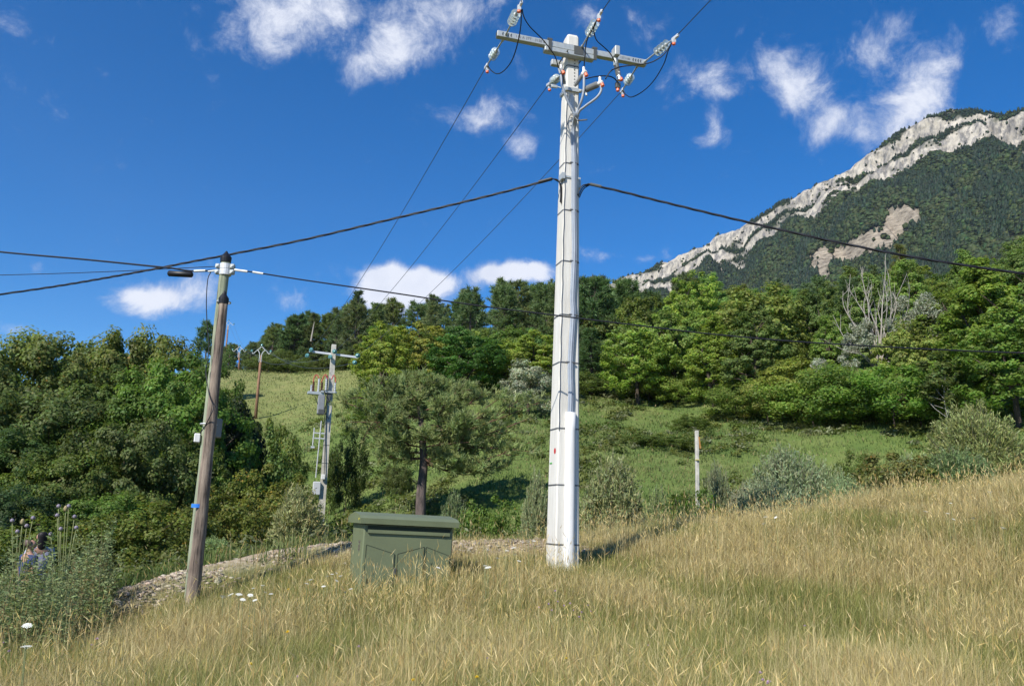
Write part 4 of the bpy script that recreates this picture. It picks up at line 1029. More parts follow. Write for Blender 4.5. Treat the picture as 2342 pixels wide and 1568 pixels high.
def pine(seed, H, spread, col, n_wh=17, low=.22, tuft=.55, roundness=.55, nb=9, bark=M_PBARK):
    r = np.random.default_rng(seed); P, D, T = [], [], []; stems = []
    lean = r.normal(0, .03, 2) * H
    axis = lambda t: np.array([lean[0] * t * t, lean[1] * t * t, H * t])
    stems.append(([axis(t) - np.array([0, 0, .4 if t == 0 else 0]) for t in np.linspace(0, .97, 9)], list(np.linspace(H * .019, H * .003, 9))))
    for i in range(n_wh):
        t = low + (.98 - low) * ((i + r.uniform(0, .6)) / n_wh); tt = (t - low) / (1 - low)
        prof = (1 - tt) ** roundness * (.65 + .35 * min(1, tt * 4))
        for a in np.arange(6) * math.pi / 3 + r.uniform(0, 6.28):
            if r.random() < .18: continue
            a += r.normal(0, .25); Lb = spread * prof * r.uniform(.55, 1.2) + .3
            el = .05 + .55 * tt + r.normal(0, .12)
            d = np.array([math.cos(a) * math.cos(el), math.sin(a) * math.cos(el), math.sin(el)])
            s0 = axis(t); e = s0 + d * Lb + np.array([0, 0, .10 * Lb])
            stems.append(([s0, s0 + d * Lb * .5 + np.array([0, 0, -.04 * Lb]), e], [H * .006 * (1.2 - t), H * .004 * (1.2 - t), .01]))
            nt_ = int(5 + Lb * 4.0)
            fr = r.uniform(.3, 1.03, nt_) ** .8; side = np.array([-d[1], d[0], 0])
            c = s0 + d * Lb * fr[:, None] + side * (r.uniform(-1, 1, nt_) * Lb * .30 * (1.15 - fr))[:, None] + np.array([0, 0, 1]) * (.10 * Lb * fr + r.normal(0, .10, nt_))[:, None]
            dd = d[None] * .55 + np.array([[0, 0, .5]]) + r.normal(0, .3, (nt_, 3))
            for q, e_ in zip(c, dd):
                P.append(np.repeat(q[None], nb, 0)); D.append(unit(e_ + r.normal(0, .75, (nb, 3)))); T.append(np.repeat(tint_of(r, 1, col, .25, .07), nb, 0))
    P, D, T = np.concatenate(P), np.concatenate(D), np.concatenate(T)
    V, Q_ = spikes(r, P, D, tuft * r.uniform(.6, 1.2, len(P)), tuft * .17 * np.ones(len(P)))
    me = raw_mesh('crown', V, Q_, np.repeat(T * (1 + .12 * r.normal(0, 1, (len(T), 1))).clip(.5, 1.5), 4, 0)); me.materials.append(M_NEEDLE)
    return me, stems_mesh('trunk', stems, bark, 5)

def willow_bush(seed, H, R, ns, per, leafL, leafW, col, up=.75, m=M_SILVER, bark=M_TWIG, low=.15, stem_r=.012):
    """many stems fanning up from the base with narrow leaves along them"""
    r = np.random.default_rng(seed); P, D, T, stems = [], [], [], []
    for i in range(ns):
        a = r.uniform(0, 6.283); q = math.sqrt(r.random()); e = np.array([math.cos(a) * R * q, math.sin(a) * R * q, H * (1 - .55 * q ** 2.2) * r.uniform(.75, 1.05)])
        b0 = np.array([math.cos(a) * R * .22 * q, math.sin(a) * R * .22 * q, -.2]); mid = b0 * .4 + e * .6 + np.array([0, 0, H * .10 * q]) - e * np.array([.12, .12, 0])
        pts = np.array(spline([b0, mid, e], 6)); stems.append((list(pts), list(np.linspace(stem_r, stem_r * .3, len(pts)))))
        t = r.uniform(low, 1.0, per) ** .75; ii = t * (len(pts) - 1); i0 = np.clip(ii.astype(int), 0, len(pts) - 2); f = (ii - i0)[:, None]
        c = pts[i0] * (1 - f) + pts[i0 + 1] * f; td = unit(pts[i0 + 1] - pts[i0])
        c = c + r.normal(0, .09 * R * (1.15 - t)[:, None] + .02, (per, 3))
        P.append(c); D.append(td * up + r.normal(0, .55, (per, 3))); T.append(tint_of(r, per, col, .25, .08) * (1 + .22 * r.uniform(-1, 1)))
    P, D, T = np.concatenate(P), unit(np.concatenate(D)), np.concatenate(T); P[:, 2] = np.maximum(P[:, 2], .03)
    n = len(P); Nn = np.cross(D, rdir(r, n)) + np.array([[0, 0, .4]])
    V, Q_ = leaf_quads(r, P, Nn, leafL * r.uniform(.7, 1.3, n), leafW * np.ones(n), .1, D)
    me = raw_mesh('foliage', V, Q_, np.repeat(T, 4, 0)); me.materials.append(m)
    return me, stems_mesh('stems', stems, bark, 4)

def plant(name, meshes, x, y, label, cat, group=None, s=1.0, rz=0.0, color=(1, 1, 1), sz=None, dz=-.05, parts=('crown', 'trunk'), z=None):
    z = gz(x, y) if z is None else z
    t = thing(name, label, cat, (x, y, z + dz), group); t.rotation_euler = (0, 0, rz); t.scale = (s, s, sz or s)
    o = link(parts[0], meshes[0], t); o.color = (*color, 1)
    if len(meshes) > 1 and meshes[1] is not None: link(parts[1], meshes[1], t)
    return t
def foot(px, Y, py=1150): p = at(px, py, Y); return p[0], p[1]
def height_to(px, py, Y):
    """how tall a thing standing at that place must be to reach the sight line"""
    p = at(px, py, Y); return p[2] - gz(p[0], p[1])

# ------------------------------------------------------------------ tree kinds
GRN = (.165, .215, .054); BRT = (.098, .125, .032); DRK = (.034, .058, .018); OLV = (.095, .10, .035)
B1 = broadleaf(11, 9, 3.1, .15, 190, 19000, .22, GRN, rc=.155); B2 = broadleaf(12, 10, 2.7, .2, 190, 19000, .21, GRN, rc=.165, top=.35)
B3 = broadleaf(13, 7, 2.9, .1, 170, 17000, .21, GRN, rc=.155); B4 = broadleaf(14, 11, 2.5, .3, 200, 20000, .22, GRN, rc=.17, top=.5)
BROAD = [B1, B2, B3, B4]; BH = [9.3, 10.3, 7.3, 11.3]
S1 = broadleaf(15, 2.4, 1.6, .0, 70, 10000, .095, GRN, rc=.22, trunk_r=.03); S2 = broadleaf(16, 2.0, 1.9, .0, 75, 10000, .095, GRN, rc=.2, trunk_r=.03)
SHR = [S1, S2]
PNC = (.135, .19, .074)
PINES = [pine(21, 12, 2.6, PNC), pine(22, 13, 3.0, PNC, 16, .25, .6, .5), pine(23, 11, 2.9, PNC, 15, .15, .6, .62), pine(24, 13, 2.2, PNC, 19, .12, .5, .8)]
PHT = [12.2, 13.3, 11.2, 13.2]
WIL = broadleaf(31, 6.5, 2.1, .3, 60, 9000, .26, (.30, .33, .215), aspect=.30, m=M_SILVER, rc=.28, hang=.5, top=.3)
WILB1 = willow_bush(32, 2.0, 1.1, 190, 75, .13, .030, (.27, .295, .15)); WILB2 = willow_bush(33, 3.6, 2.7, 420, 90, .17, .042, (.235, .265, .12), up=1.0)
WILB3 = willow_bush(34, 1.9, 1.7, 280, 75, .12, .032, (.27, .30, .17), up=.4)

# ------------------------------------------------------------------ forest on the slope
EDGE = np.array([(430, 148), (560, 131), (700, 122), (790, 114), (830, 82), (900, 74), (1000, 70), (1200, 69), (1400, 76), (1480, 72), (1620, 67), (1750, 61), (1900, 58), (2130, 53), (2342, 50), (2700, 48)], float)
SKY_ = np.array([(540, 780), (570, 748), (600, 732), (680, 706), (720, 703), (760, 698), (795, 668), (830, 690), (870, 684), (950, 668), (1060, 655), (1100, 640), (1200, 640), (1270, 640), (1340, 626), (1430, 640), (1500, 662), (1540, 640), (1580, 620), (1640, 618), (1700, 650), (1800, 628), (1850, 655), (1950, 612), (2040, 585), (2080, 565), (2140, 590), (2200, 565), (2342, 545), (2700, 520)], float)
# which tree stands in front of the others is set by hand below; the wood behind is planted in rows
r_ = np.random.default_rng(99)
def stand(kind, px, Y, topy, label, group=None, color=(1, 1, 1), name=None, cat='tree', ry=None, idx=None, maxs=1.7):
    x, y = foot(px, Y); h = height_to(px, topy, Y)
    lib, hs = (PINES, PHT) if kind == 'pine' else (BROAD, BH)
    i = idx if idx is not None else int(r_.integers(len(lib)))
    s = float(np.clip(h / hs[i], .35, maxs)); w = s * r_.uniform(.9, 1.12) if ry is None else ry
    return plant(name or ('pine_tree' if kind == 'pine' else 'leafy_tree'), lib[i], x, y, label, cat, group, w, r_.uniform(0, 6.28), color, s, -.2)
G_PR = ('tall dark pine in the dense pine wood along the ridge, left of the white pole', 'pines along the ridge left of the pole')
G_PE = ('spreading dark pine at the left end of the ridge, above the wooden poles', 'pines at the left end of the ridge')
G_PM = ('dark pine just right of the white pole, behind the lighter leafy trees', 'pines right of the white pole')
G_DM = ('green leafy tree of the wood between the white pole and the mountain foot', 'leafy trees right of the white pole')
G_DR = ('green leafy tree of the wood under the mountain, on the right', 'leafy trees under the mountain')
G_PRR = ('dark blue-green pine standing among the leafy trees under the mountain', 'pines among the leafy trees')
G_DC = ('yellow-green leafy tree behind the lone pine, below the pine ridge', 'leafy trees behind the lone pine')
def row_forest():
    placed = []
    row = 0
    for k in range(13):
        px = 470 + r_.uniform(0, 40)
        while px < 2500:
            Y = np.interp(px, EDGE[:, 0], EDGE[:, 1]) + 3 + k * (6.5 + k * .35) + r_.uniform(-2, 2)
            ymax = np.interp(px, [430, 800, 1200, 1500, 1800, 2100, 2500], [158, 160, 172, 160, 124, 104, 90])
            step = (4.3 + .012 * Y) * F0 / Y * r_.uniform(.8, 1.3) * (.58 if px < 830 else 1)
            if Y < ymax:
                x, y = foot(px, Y)
                pr = np.interp(px, [500, 830, 900, 1250, 1330, 1500, 1600, 1750, 1900, 2050, 2100, 2500], [1, 1, .9, .95, .95, .8, .2, .15, .5, .3, .1, .05])
                if 830 < px < 1290 and k < 4: pr = .05 if k < 2 else .5
                if 1330 <= px < 1900 and k < 2: pr *= .25
                if px < 800: pr = 1
                is_p = r_.random() < pr
                sky = np.interp(px, SKY_[:, 0], SKY_[:, 1])
                z = gz(x, y)
                lim = at(px, sky, Y)[2] - z + r_.uniform(-1.2, .3)
                h = min(r_.uniform(10.5, 15.5) if is_p else r_.uniform(6, 10.5), lim)
                if 815 < px < 1310 and not is_p: lim = at(px, 735 + 25 * r_.random(), Y)[2] - z; h = min(h, lim)
                if k == 0 and px > 800: h = min(h, r_.uniform(5, 8))
                if px < 800: h = min(lim, r_.uniform(9, 13)) if k < 4 else 0
                if h > 2.2: placed.append((px, Y, x, y, z, h, is_p, k))
            px += step
    # drop the trees that nothing shows of: both neighbours in front are higher in view
    keep = []
    for t in placed:
        top = pj((t[2], t[3], t[4] + t[5] * .93))[1]
        w = 1.2 * F0 / t[1]; hidden = [0, 0, 0]
        for o in placed:
            if o[1] < t[1] - 2:
                for j, q in enumerate((-w, 0, w)):
                    if abs(o[0] - t[0] - q) < 1.5 * F0 / o[1] and pj((o[2], o[3], o[4] + o[5] * .80))[1] < top: hidden[j] = 1
        if not all(hidden): keep.append(t)
    return keep
for (px, Y, x, y, z, h, is_p, k) in row_forest():
    if is_p:
        lb = G_PE if px < 780 else G_PR if px < 1290 else G_PM if px < 1600 else G_PRR
        i = int(r_.integers(4)) if px > 800 else int(r_.choice([0, 2, 3])); s = h / PHT[i]; c = r_.uniform(.85, 1.25); col = (c * r_.uniform(.9, 1.2), c, c * r_.uniform(.85, 1.15))
        plant('pine_tree', PINES[i], x, y, lb[0], 'tree', lb[1], max(s, .55) * r_.uniform(1.1, 1.4), r_.uniform(0, 6.28), col, s, -.2, z=z)
    else:
        lb = G_DC if px < 1290 else G_DM if px < 1720 else G_DR
        i = int(r_.integers(4)); s = h / BH[i]; c = r_.uniform(.85, 1.4)
        col = (c * r_.uniform(.8, 1.12), c * r_.uniform(.95, 1.1), c * r_.uniform(.7, 1.2))
        plant('leafy_tree', BROAD[i], x, y, lb[0], 'tree', lb[1], max(s, .6) * r_.uniform(1.05, 1.4), r_.uniform(0, 6.28), col, s, -.2, z=z)
# trees one can tell apart
stand('pine', 795, 120, 664, 'tall dark conifer with a pointed top rising above the left of the ridge', color=(.8, .85, .85), idx=3, ry=1.15)
stand('pine', 640, 127, 715, 'broad dark pine above the two brown wooden poles', color=(.95, 1, .95), idx=1, ry=1.1)
stand('pine', 435, 92, 730, 'small conical conifer peeking out behind the big bushes, left of the wooden pole', color=(.75, .85, .95), idx=2, ry=.75)
stand('pine', 662, 124, 812, 'small dark round conifer alone at the foot of the pine wood', color=(.75, .8, .75), idx=2, ry=.38)
stand('leafy', 872, 66, 745, 'bright yellow-green tree with orange leaves behind the lone pine, right of the second pole', color=(1.75, 1.6, 1.0), idx=1, ry=.95)
stand('leafy', 960, 68, 742, 'olive green open tree directly behind the lone pine', color=(1.5, 1.25, 1.0), idx=1, ry=.9)
stand('leafy', 1052, 64, 748, 'dark green round tree behind the lone pine, the darkest of its row', color=(.55, .85, .6), idx=0, ry=1.05)
stand('leafy', 1150, 67, 770, 'light green broad tree left of the white pole, above the silver willow', color=(1.35, 1.35, .9), idx=2, ry=1.1)
stand('leafy', 1235, 66, 755, 'yellow-green tree partly hidden behind the white pole', color=(1.6, 1.45, 1.0), idx=1, ry=1.0)
stand('leafy', 1640, 66, 715, 'bright green feathery tree with drooping branches at the wood edge, mid right', color=(1.4, 1.45, .9), idx=3, ry=.95)
stand('leafy', 1460, 68, 735, 'mid green broad tree right of the white pole at the wood edge', color=(1.25, 1.3, .8), idx=0, ry=1.05)
stand('leafy', 1545, 70, 690, 'pale green tree rising behind the wood edge below the mountain slope', color=(1.3, 1.35, 1.2), idx=0, ry=1.1)
stand('leafy', 1590, 90, 618, 'round bright tree crown standing out on the skyline at the mountain foot', color=(1.5, 1.5, .9), idx=0, ry=1.1)
stand('leafy', 1820, 58, 800, 'light olive bushy tree at the wood edge left of the dead willow', color=(1.4, 1.3, .9), idx=2, ry=.95)
stand('pine', 1770, 74, 690, 'dark blue-green pine between bright trees, left of the dead willow', color=(1.0, 1.1, 1.2), idx=1, ry=.9)
stand('pine', 1380, 92, 720, 'layered dark pine with a bare reddish trunk beside the white pole', color=(.85, .95, .9), idx=0, ry=.9)
stand('pine', 1345, 82, 636, 'tall dark pine touching the right side of the white pole at the skyline', color=(.8, .9, .85), idx=1, ry=1.1)
stand('pine', 1432, 88, 640, 'dark pine on the skyline where the mountain ridge meets the wood', color=(.9, 1, .9), idx=0, ry=1.15)
stand('pine', 1350, 73, 745, 'low layered dark pine right beside the white pole, below the tall one', color=(.75, .85, .8), idx=3, ry=.95)
stand('pine', 2092, 84, 548, 'brownish conifer top poking out above the leafy trees on the right', color=(1.3, 1.0, .9), idx=3, ry=.8)
stand('leafy', 2290, 50, 565, 'tall bright tree filling the right edge, the tallest there', color=(1.3, 1.35, .85), idx=3, ry=1.25, maxs=2)
stand('leafy', 2215, 56, 640, 'tall mid green tree left of the tallest tree at the right edge', color=(1.1, 1.2, .85), idx=1, ry=1.15, maxs=2)
stand('leafy', 2350, 44, 700, 'dark leafy tree cut by the right edge above the grey-green willow bush', color=(.95, 1.15, .7), idx=0, ry=1.0, maxs=2)
x, y = foot(1205, 58); plant('silver_willow', WIL, x, y, 'silvery grey-green willow between the lone pine and the white pole', 'tree', None, .95, .3, (1, 1, 1), height_to(1205, 800, 58) / 6.7, -.2)

# bushes along the wood edge
G_EB = 'shrubs along the foot of the wood'
for px, Y, topy, c, s_, lb in ((1370, 72, 855, (1.0, 1.0, .9), 1.7, 'dark green shrub at the foot of the wood, touching the white pole on its right'), (1480, 70, 858, (1.3, 1.2, .9), 1.9, 'olive shrub at the foot of the wood, second bush right of the white pole'),
        (1560, 68, 862, (1.2, 1.2, .8), 1.6, 'green shrub at the foot of the wood below the pale tree'), (1700, 60, 880, (1.1, 1.15, .8), 2.0, 'broad green shrub at the wood edge above the grey post'),
        (1760, 58, 872, (1.5, 1.3, 1.2), 1.7, 'yellowish shrub at the wood edge right above the grey post'), (1880, 54, 848, (1.15, 1.2, .8), 2.4, 'large dark green bush left below the dead willow'),
        (1960, 52, 850, (.95, 1.1, .7), 2.3, 'glossy dark green bush below the dead willow'), (2050, 50, 840, (.85, 1.1, .65), 2.4, 'darkest bush right below the dead willow'),
        (2130, 50, 850, (1.1, 1.2, .8), 2.0, 'green bush beside the slim birch on the right'), (840, 64, 905, (1.3, 1.3, .9), 1.6, 'light shrub behind the left side of the lone pine')):
    x, y = foot(px, Y); h = height_to(px, topy, Y)
    plant('shrub', SHR[px % 2], x, y, lb, 'shrub', G_EB, s_ * 1.0, px * 1.3, c, max(h, .8) / 2.2, -.1)
# low bushes under the far pines
for i, px in enumerate((575, 600, 635, 680, 712, 748, 772)):
    x, y = foot(px, 124 - i * 1.5); plant('shrub', SHR[i % 2], x, y, 'low dark bush along the foot of the far pine wood', 'shrub', 'low bushes under the far pines', r_.uniform(1.0, 1.9), i * 1.7, (.75, .75, .7), r_.uniform(.8, 1.4), -.2)

# ------------------------------------------------------------------ dead silver willow
def build_dead_willow():
    Y = 57; x, y = foot(2015, Y); z = gz(x, y)
    root = thing('dying_willow', 'dying silver willow with bare white branches among the green trees on the right', 'tree', (x, y, z - .2))
    o = np.array([x, y, z - .2]); r = np.random.default_rng(5); stems = []
    def limb(pts, r0, forks=5):
        r0 = r0 * .55; P = spline([at(a, b_, Y + c) for a, b_, c in pts], 7); stems.append(([p - o for p in P], list(np.linspace(r0, .012, len(P)))))
        for k in range(forks):
            i = int(r.integers(len(P) // 3, len(P) - 2)); d = unit(P[-1] - P[i - 2]) + r.normal(0, .35, 3); d[2] = abs(d[2]) + .3; L = r.uniform(.5, 1.5)
            e = P[i] + unit(d) * L; stems.append(([P[i] - o, (P[i] + e) / 2 - o + r.normal(0, .06, 3), e - o], [r0 * .3, r0 * .2, .008]))
    base = (2010, 850, 0)
    limb([base, (2010, 770, .2), (1992, 715, .1), (1975, 650, 0), (1972, 610, -.1)], .14, 8); limb([base, (2000, 780, 0), (1990, 740, .3), (1960, 690, .5), (1940, 660, .6)], .12, 7)
    limb([base, (2015, 770, .2), (2018, 700, 0), (2024, 640, 0), (2025, 584, .1)], .13, 5); limb([base, (1985, 790, -.4), (1955, 745, -.5), (1930, 700, -.4), (1928, 665, -.4)], .12, 6)
    limb([base, (1960, 800, -.6), (1930, 770, -.6), (1905, 720, -.5)], .10, 5); limb([base, (2060, 800, .2), (2105, 775, .2), (2140, 750, 0), (2152, 700, 0)], .11, 6)
    limb([base, (2080, 790, -.3), (2120, 770, -.4), (2160, 765, -.3), (2188, 735, -.2)], .10, 6); limb([base, (2040, 790, .5), (2060, 740, .5), (2070, 690, .5)], .11, 6)
    limb([base, (1980, 815, -.8), (1930, 800, -1), (1890, 780, -1)], .08, 5); limb([base, (2000, 800, 0), (1992, 760, -.3), (1985, 690, -.4), (1990, 655, -.4)], .11, 6)
    for k in range(9):
        a0 = r.uniform(1940, 2080); limb([base, (a0 * .5 + 1005 + r.normal(0, 8), 775, r.normal(0, .3)), (a0, r.uniform(690, 730), r.normal(0, .5)), (a0 + r.normal(0, 12), r.uniform(625, 670), r.normal(0, .6))], .075, 7)
    me = stems_mesh('dead_branches', stems, M_DEAD, 6); link('dead_branches', me, root)
    P, Cn = [], []
    for (a, b_, c, R, n) in ((1962, 772, -.5, .85, 900), (1975, 745, -.4, .6, 500), (1945, 790, -.5, .6, 500), (2110, 715, .1, 1.15, 1700), (2125, 755, .1, 1.1, 1500), (2095, 780, .1, .8, 700), (2060, 690, .4, .7, 600), (2070, 745, .3, .7, 600), (2060, 830, -.3, .8, 700), (2075, 815, -.3, .6, 500), (1870, 852, -.6, .75, 600), (1935, 835, -.6, .6, 400), (2040, 760, .4, .6, 300)):
        c0 = at(a, b_, Y + c) - o; n *= 2; sub = c0 + r.normal(0, R * .5, (9, 3)); k = r.integers(0, 9, n)
        P.append(sub[k] + rdir(r, n) * (r.random((n, 1)) ** .5) * R * .5)
    P = np.concatenate(P); n = len(P); D = r.normal(0, .6, (n, 3)) + np.array([[0, 0, .5]])
    V, Q_ = leaf_quads(r, P, np.cross(D, rdir(r, n)) + np.array([[0, 0, .3]]), .24 * r.uniform(.7, 1.3, n), .075 * np.ones(n), .1, unit(D))
    fm = raw_mesh('silver_foliage', V, Q_, np.repeat(tint_of(r, n, (.34, .37, .275), .25, .06), 4, 0)); fm.materials.append(M_SILVER); link('silver_foliage', fm, root)
build_dead_willow()
# slim birch
bi = broadleaf(41, 7.2, 1.3, 1.8, 40, 3600, .24, (.095, .125, .035), rc=.33, top=.3, trunk_r=.032, bark=mat('birch_bark', (.62, .60, .55), .8, col2=(.10, .09, .08), scale=9))
x, y = foot(2178, 46); plant('birch_tree', bi, x, y, 'slim young birch with a pale trunk behind the grey-green willow bush', 'tree', None, 1.0, 1, (1.15, 1.1, 1), height_to(2178, 790, 46) / 7.3, -.1)
x, y = foot(2325, 47); plant('birch_tree', bi, x, y, 'slim birch with white trunk at the right edge of the wood', 'tree', None, 1.4, 2, (.9, 1.05, .7), height_to(2325, 740, 47) / 7.3, -.1)

# ------------------------------------------------------------------ big bushes on the left
L1 = broadleaf(51, 6.6, 3.4, .0, 270, 58000, .135, (.145, .185, .055), rc=.125, lumpy=.4, yellow=.02, trunk_r=.12, hang=.2)
L2 = broadleaf(52, 6.6, 3.0, .0, 250, 56000, .128, (.12, .178, .04), rc=.125, lumpy=.4, trunk_r=.12)
L3 = broadleaf(53, 4.2, 2.5, .0, 190, 34000, .108, (.125, .168, .056), rc=.14, lumpy=.4, trunk_r=.08)
G_LB = 'big bushes and small trees on the left'
for mesh, H, px, Y, topy, c, w, lb in (
        (L1, 7.0, 120, 36, 722, (1.1, 1.05, .95), 1.25, 'large walnut-like tree with yellowing leaves, biggest crown on the left'), (L1, 7.0, 310, 38, 716, (1.12, 1.0, .8), 1.05, 'brown-tinged leafy tree top left of the small conifer'),
        (L2, 7.0, 385, 31.5, 790, (1.12, 1.15, .9), 1.0, 'bright green maple-like tree just left of the wooden pole'), (L3, 4.4, 285, 27.5, 925, (1.1, 1.12, 1.0), 1.0, 'grey-green bush low in front of the bright maple-like tree'),
        (L1, 7.0, -25, 33, 745, (.95, .95, .9), 1.05, 'leafy tree cut off by the left edge'), (L2, 7.0, 60, 28, 960, (.72, .82, .9), .85, 'dark green bush at the left edge behind the teasels'),
        (L3, 4.4, 165, 26.5, 1010, (1.25, 1.2, .75), .9, 'yellow-green bush in the middle of the left thicket'), (L2, 7.0, 210, 33, 820, (.95, .9, .95), 1.05, 'olive tree in the centre of the left thicket'),
        (L3, 4.4, 400, 29, 1000, (1.1, 1.15, .8), .8, 'green bush at the foot of the wooden pole thicket'), (L3, 4.4, 240, 24.5, 1100, (1.1, 1.25, .7), .75, 'small bright bush low in front of the left thicket'),
        (L3, 4.4, 30, 24, 1090, (.6, .75, .8), .8, 'darkest low bush beside the left edge'), (L1, 7.0, 215, 39, 728, (1.05, 1.0, .9), 1.1, 'olive-brown tree at the top centre of the left thicket, behind the others'), (L2, 7.0, 30, 38, 765, (.95, 1.0, .9), 1.1, 'green tree behind the teasels, high at the far left'),
        (L2, 7.0, 455, 36, 815, (.95, 1.05, .9), .75, 'green tree partly hidden behind the upper half of the wooden pole'), (L1, 7.0, 130, 31, 870, (.95, 1.0, .95), 1.0, 'broad olive tree low in the left thicket, left of the grey-green bush'), (L1, 7.0, -140, 30, 800, (.9, .95, .9), 1.0, 'leafy tree mostly outside the left edge')):
    x, y = foot(px, Y); plant('leafy_tree' if H > 6 else 'bush', mesh, x, y, lb, 'tree' if H > 6 else 'bush', G_LB, w, px * .7, c, height_to(px, topy, Y) / H, -.2)
D1 = broadleaf(54, 3.4, 1.6, .0, 70, 9000, .15, (.036, .056, .022), rc=.22, top=.3, trunk_r=.06)
for px, Y, topy, w, c, lb in ((528, 34, 905, 1.05, (1, 1, 1), 'dark juniper-like bush right of the wooden pole'), (500, 31, 1030, .8, (1.9, 2.0, 1.4), 'mid green upright bush close behind the wooden pole')):
    x, y = foot(px, Y); plant('bush', D1, x, y, lb, 'bush', None, w, px, c, height_to(px, topy, Y) / 3.5, -.1)
S3 = broadleaf(55, 2.5, 2.0, .0, 140, 15000, .10, (.13, .165, .042), rc=.155, trunk_r=.03, yellow=.025)
for px, Y, topy, w, c, lb in ((590, 33, 995, 1.05, (.85, 1.0, .85), 'olive bush below the nearest brown wooden pole'), (615, 37, 975, .9, (1.15, 1.2, .9), 'yellow-green bush left of the second concrete pole'),
        (790, 46, 985, .62, (.6, .7, .55), 'dark bush right of the second concrete pole'), (610, 27, 1075, .95, (1.35, 1.15, .9), 'brownish yellow bramble right of the wooden pole'),
        (520, 25, 1110, .9, (1.25, 1.1, .8), 'brambles with reddish leaves just right of the wooden pole foot'), (350, 23, 1140, 1.0, (1.1, 1.1, .8), 'low olive bramble left of the wooden pole'), (120, 22, 1175, .95, (1.0, 1.1, .8), 'low bramble behind the teasels'),
        (905, 46, 1050, .45, (1.0, 1.0, 1.1), 'small grey shrub on the slope left of the lone pine trunk')):
    x, y = foot(px, Y); plant('bush', S3, x, y, lb, 'bush', 'bushes on the lower slope', w, px * .9, c, max(.5, height_to(px, topy, Y)) / 2.6, -.1)

# grey willows and shrubs in the hollow
for mesh, H, R0, px, Y, topy, wpx, c, lb in (
        (WILB1, 2.0, 1.1, 685, 21.5, 1103, 140, (1.35, 1.3, 1.1), 'pale willow shrub with grey stems beside the second pole'), (WILB2, 3.7, 2.7, 2245, 30, 905, 275, (1.0, 1.05, .8), 'big rounded grey-green willow bush on the right'),
        (WILB2, 3.7, 2.7, 2190, 26, 1010, 240, (.75, .9, .75), 'darker low willow in front of the big rounded one on the right'),
        (WILB1, 2.0, 1.1, 1400, 23.5, 1030, 165, (1.1, 1.12, .95), 'dense grey-green shrub immediately right of the white pole'), (WILB3, 1.9, 1.7, 1800, 26, 1010, 230, (1.0, 1.05, .95), 'wide silvery shrub right of the grey post'),
        (WILB3, 1.9, 1.7, 1755, 23, 1085, 190, (.9, .95, .9), 'low silvery shrub at the crest right of the grey post'), (WILB1, 2.0, 1.1, 1228, 24, 1068, 80, (1.0, 1.0, .95), 'thin silvery shrub left of the white pole'),
        (WILB1, 2.0, 1.1, 1040, 27, 1118, 90, (.55, .68, .55), 'dark small shrub right of the lone pine trunk'), (WILB3, 1.9, 1.7, 1640, 25.5, 1048, 90, (.75, .78, .7), 'thin brownish shrub just right of the grey post'),
        (WILB3, 1.9, 1.7, 1705, 24.6, 1098, 120, (.95, .9, .95), 'thin greyish lilac shrub between the grey post and the wide silvery shrub'), (WILB3, 1.9, 1.7, 1885, 28, 1045, 170, (.95, 1.05, .85), 'soft grey-green shrub behind the right side of the wide silvery shrub'),
        (WILB1, 2.0, 1.1, 2005, 25.5, 1075, 130, (.85, .95, .75), 'upright grey-green shrub left of the reddish brambles'), (WILB3, 1.9, 1.7, 2085, 29, 1030, 150, (1.0, 1.05, .9), 'pale shrub behind the reddish brambles, left of the big willow'), (WILB1, 2.0, 1.1, 1505, 26, 1105, 90, (.9, 1.0, .75), 'small shrub between the dense one by the pole and the grey post'),
        (WILB3, 1.9, 1.7, 1930, 25, 1075, 150, (.8, .95, .75), 'grey-green shrub between the silvery one and the brambles'), (WILB3, 1.9, 1.7, 500, 21, 1218, 110, (1.05, 1.25, .85), 'low silvery shrub right behind the wooden pole foot')):
    x, y = foot(px, Y); h = max(.5, height_to(px, topy, Y)); w = wpx / F0 * Y / 2 / R0
    plant('willow_shrub', mesh, x, y, lb, 'shrub', 'grey willows and shrubs in the hollow', w, px * 1.1, c, h / H, -.05, ('foliage', 'stems'))
for px, Y, topy, w, c, lb in ((2060, 26.5, 1040, 1.15, (1.15, .95, .9), 'reddish brown brambles on the right below the dark bushes'), (2150, 25, 1075, .8, (1.1, 1.15, .8), 'green brambles in front of the big rounded willow'), (1600, 23.5, 1118, .5, (.9, 1.2, .6), 'small bright leafy shrub at the foot of the grey post'),
        (1320, 24, 1170, .5, (.8, 1.1, .6), 'small green shrub behind the foot of the white pole'), (1130, 26, 1140, .7, (.9, 1.1, .7), 'green brambles behind the right end of the cabinet'), (1960, 36, 1035, .8, (.9, 1.0, .8), 'low green bush on the grassy slope right'),
        (1500, 47, 990, 1.0, (.85, .95, .8), 'low grey-green bush on the grass slope between pole and post'), (1580, 56, 945, .7, (.8, 1.0, .6), 'small dark bush high on the grass slope')):
    x, y = foot(px, Y); plant('bush', S3, x, y, lb, 'bush', 'bushes in the hollow', w, px, c, max(.4, height_to(px, topy, Y)) / 2.6, -.1)

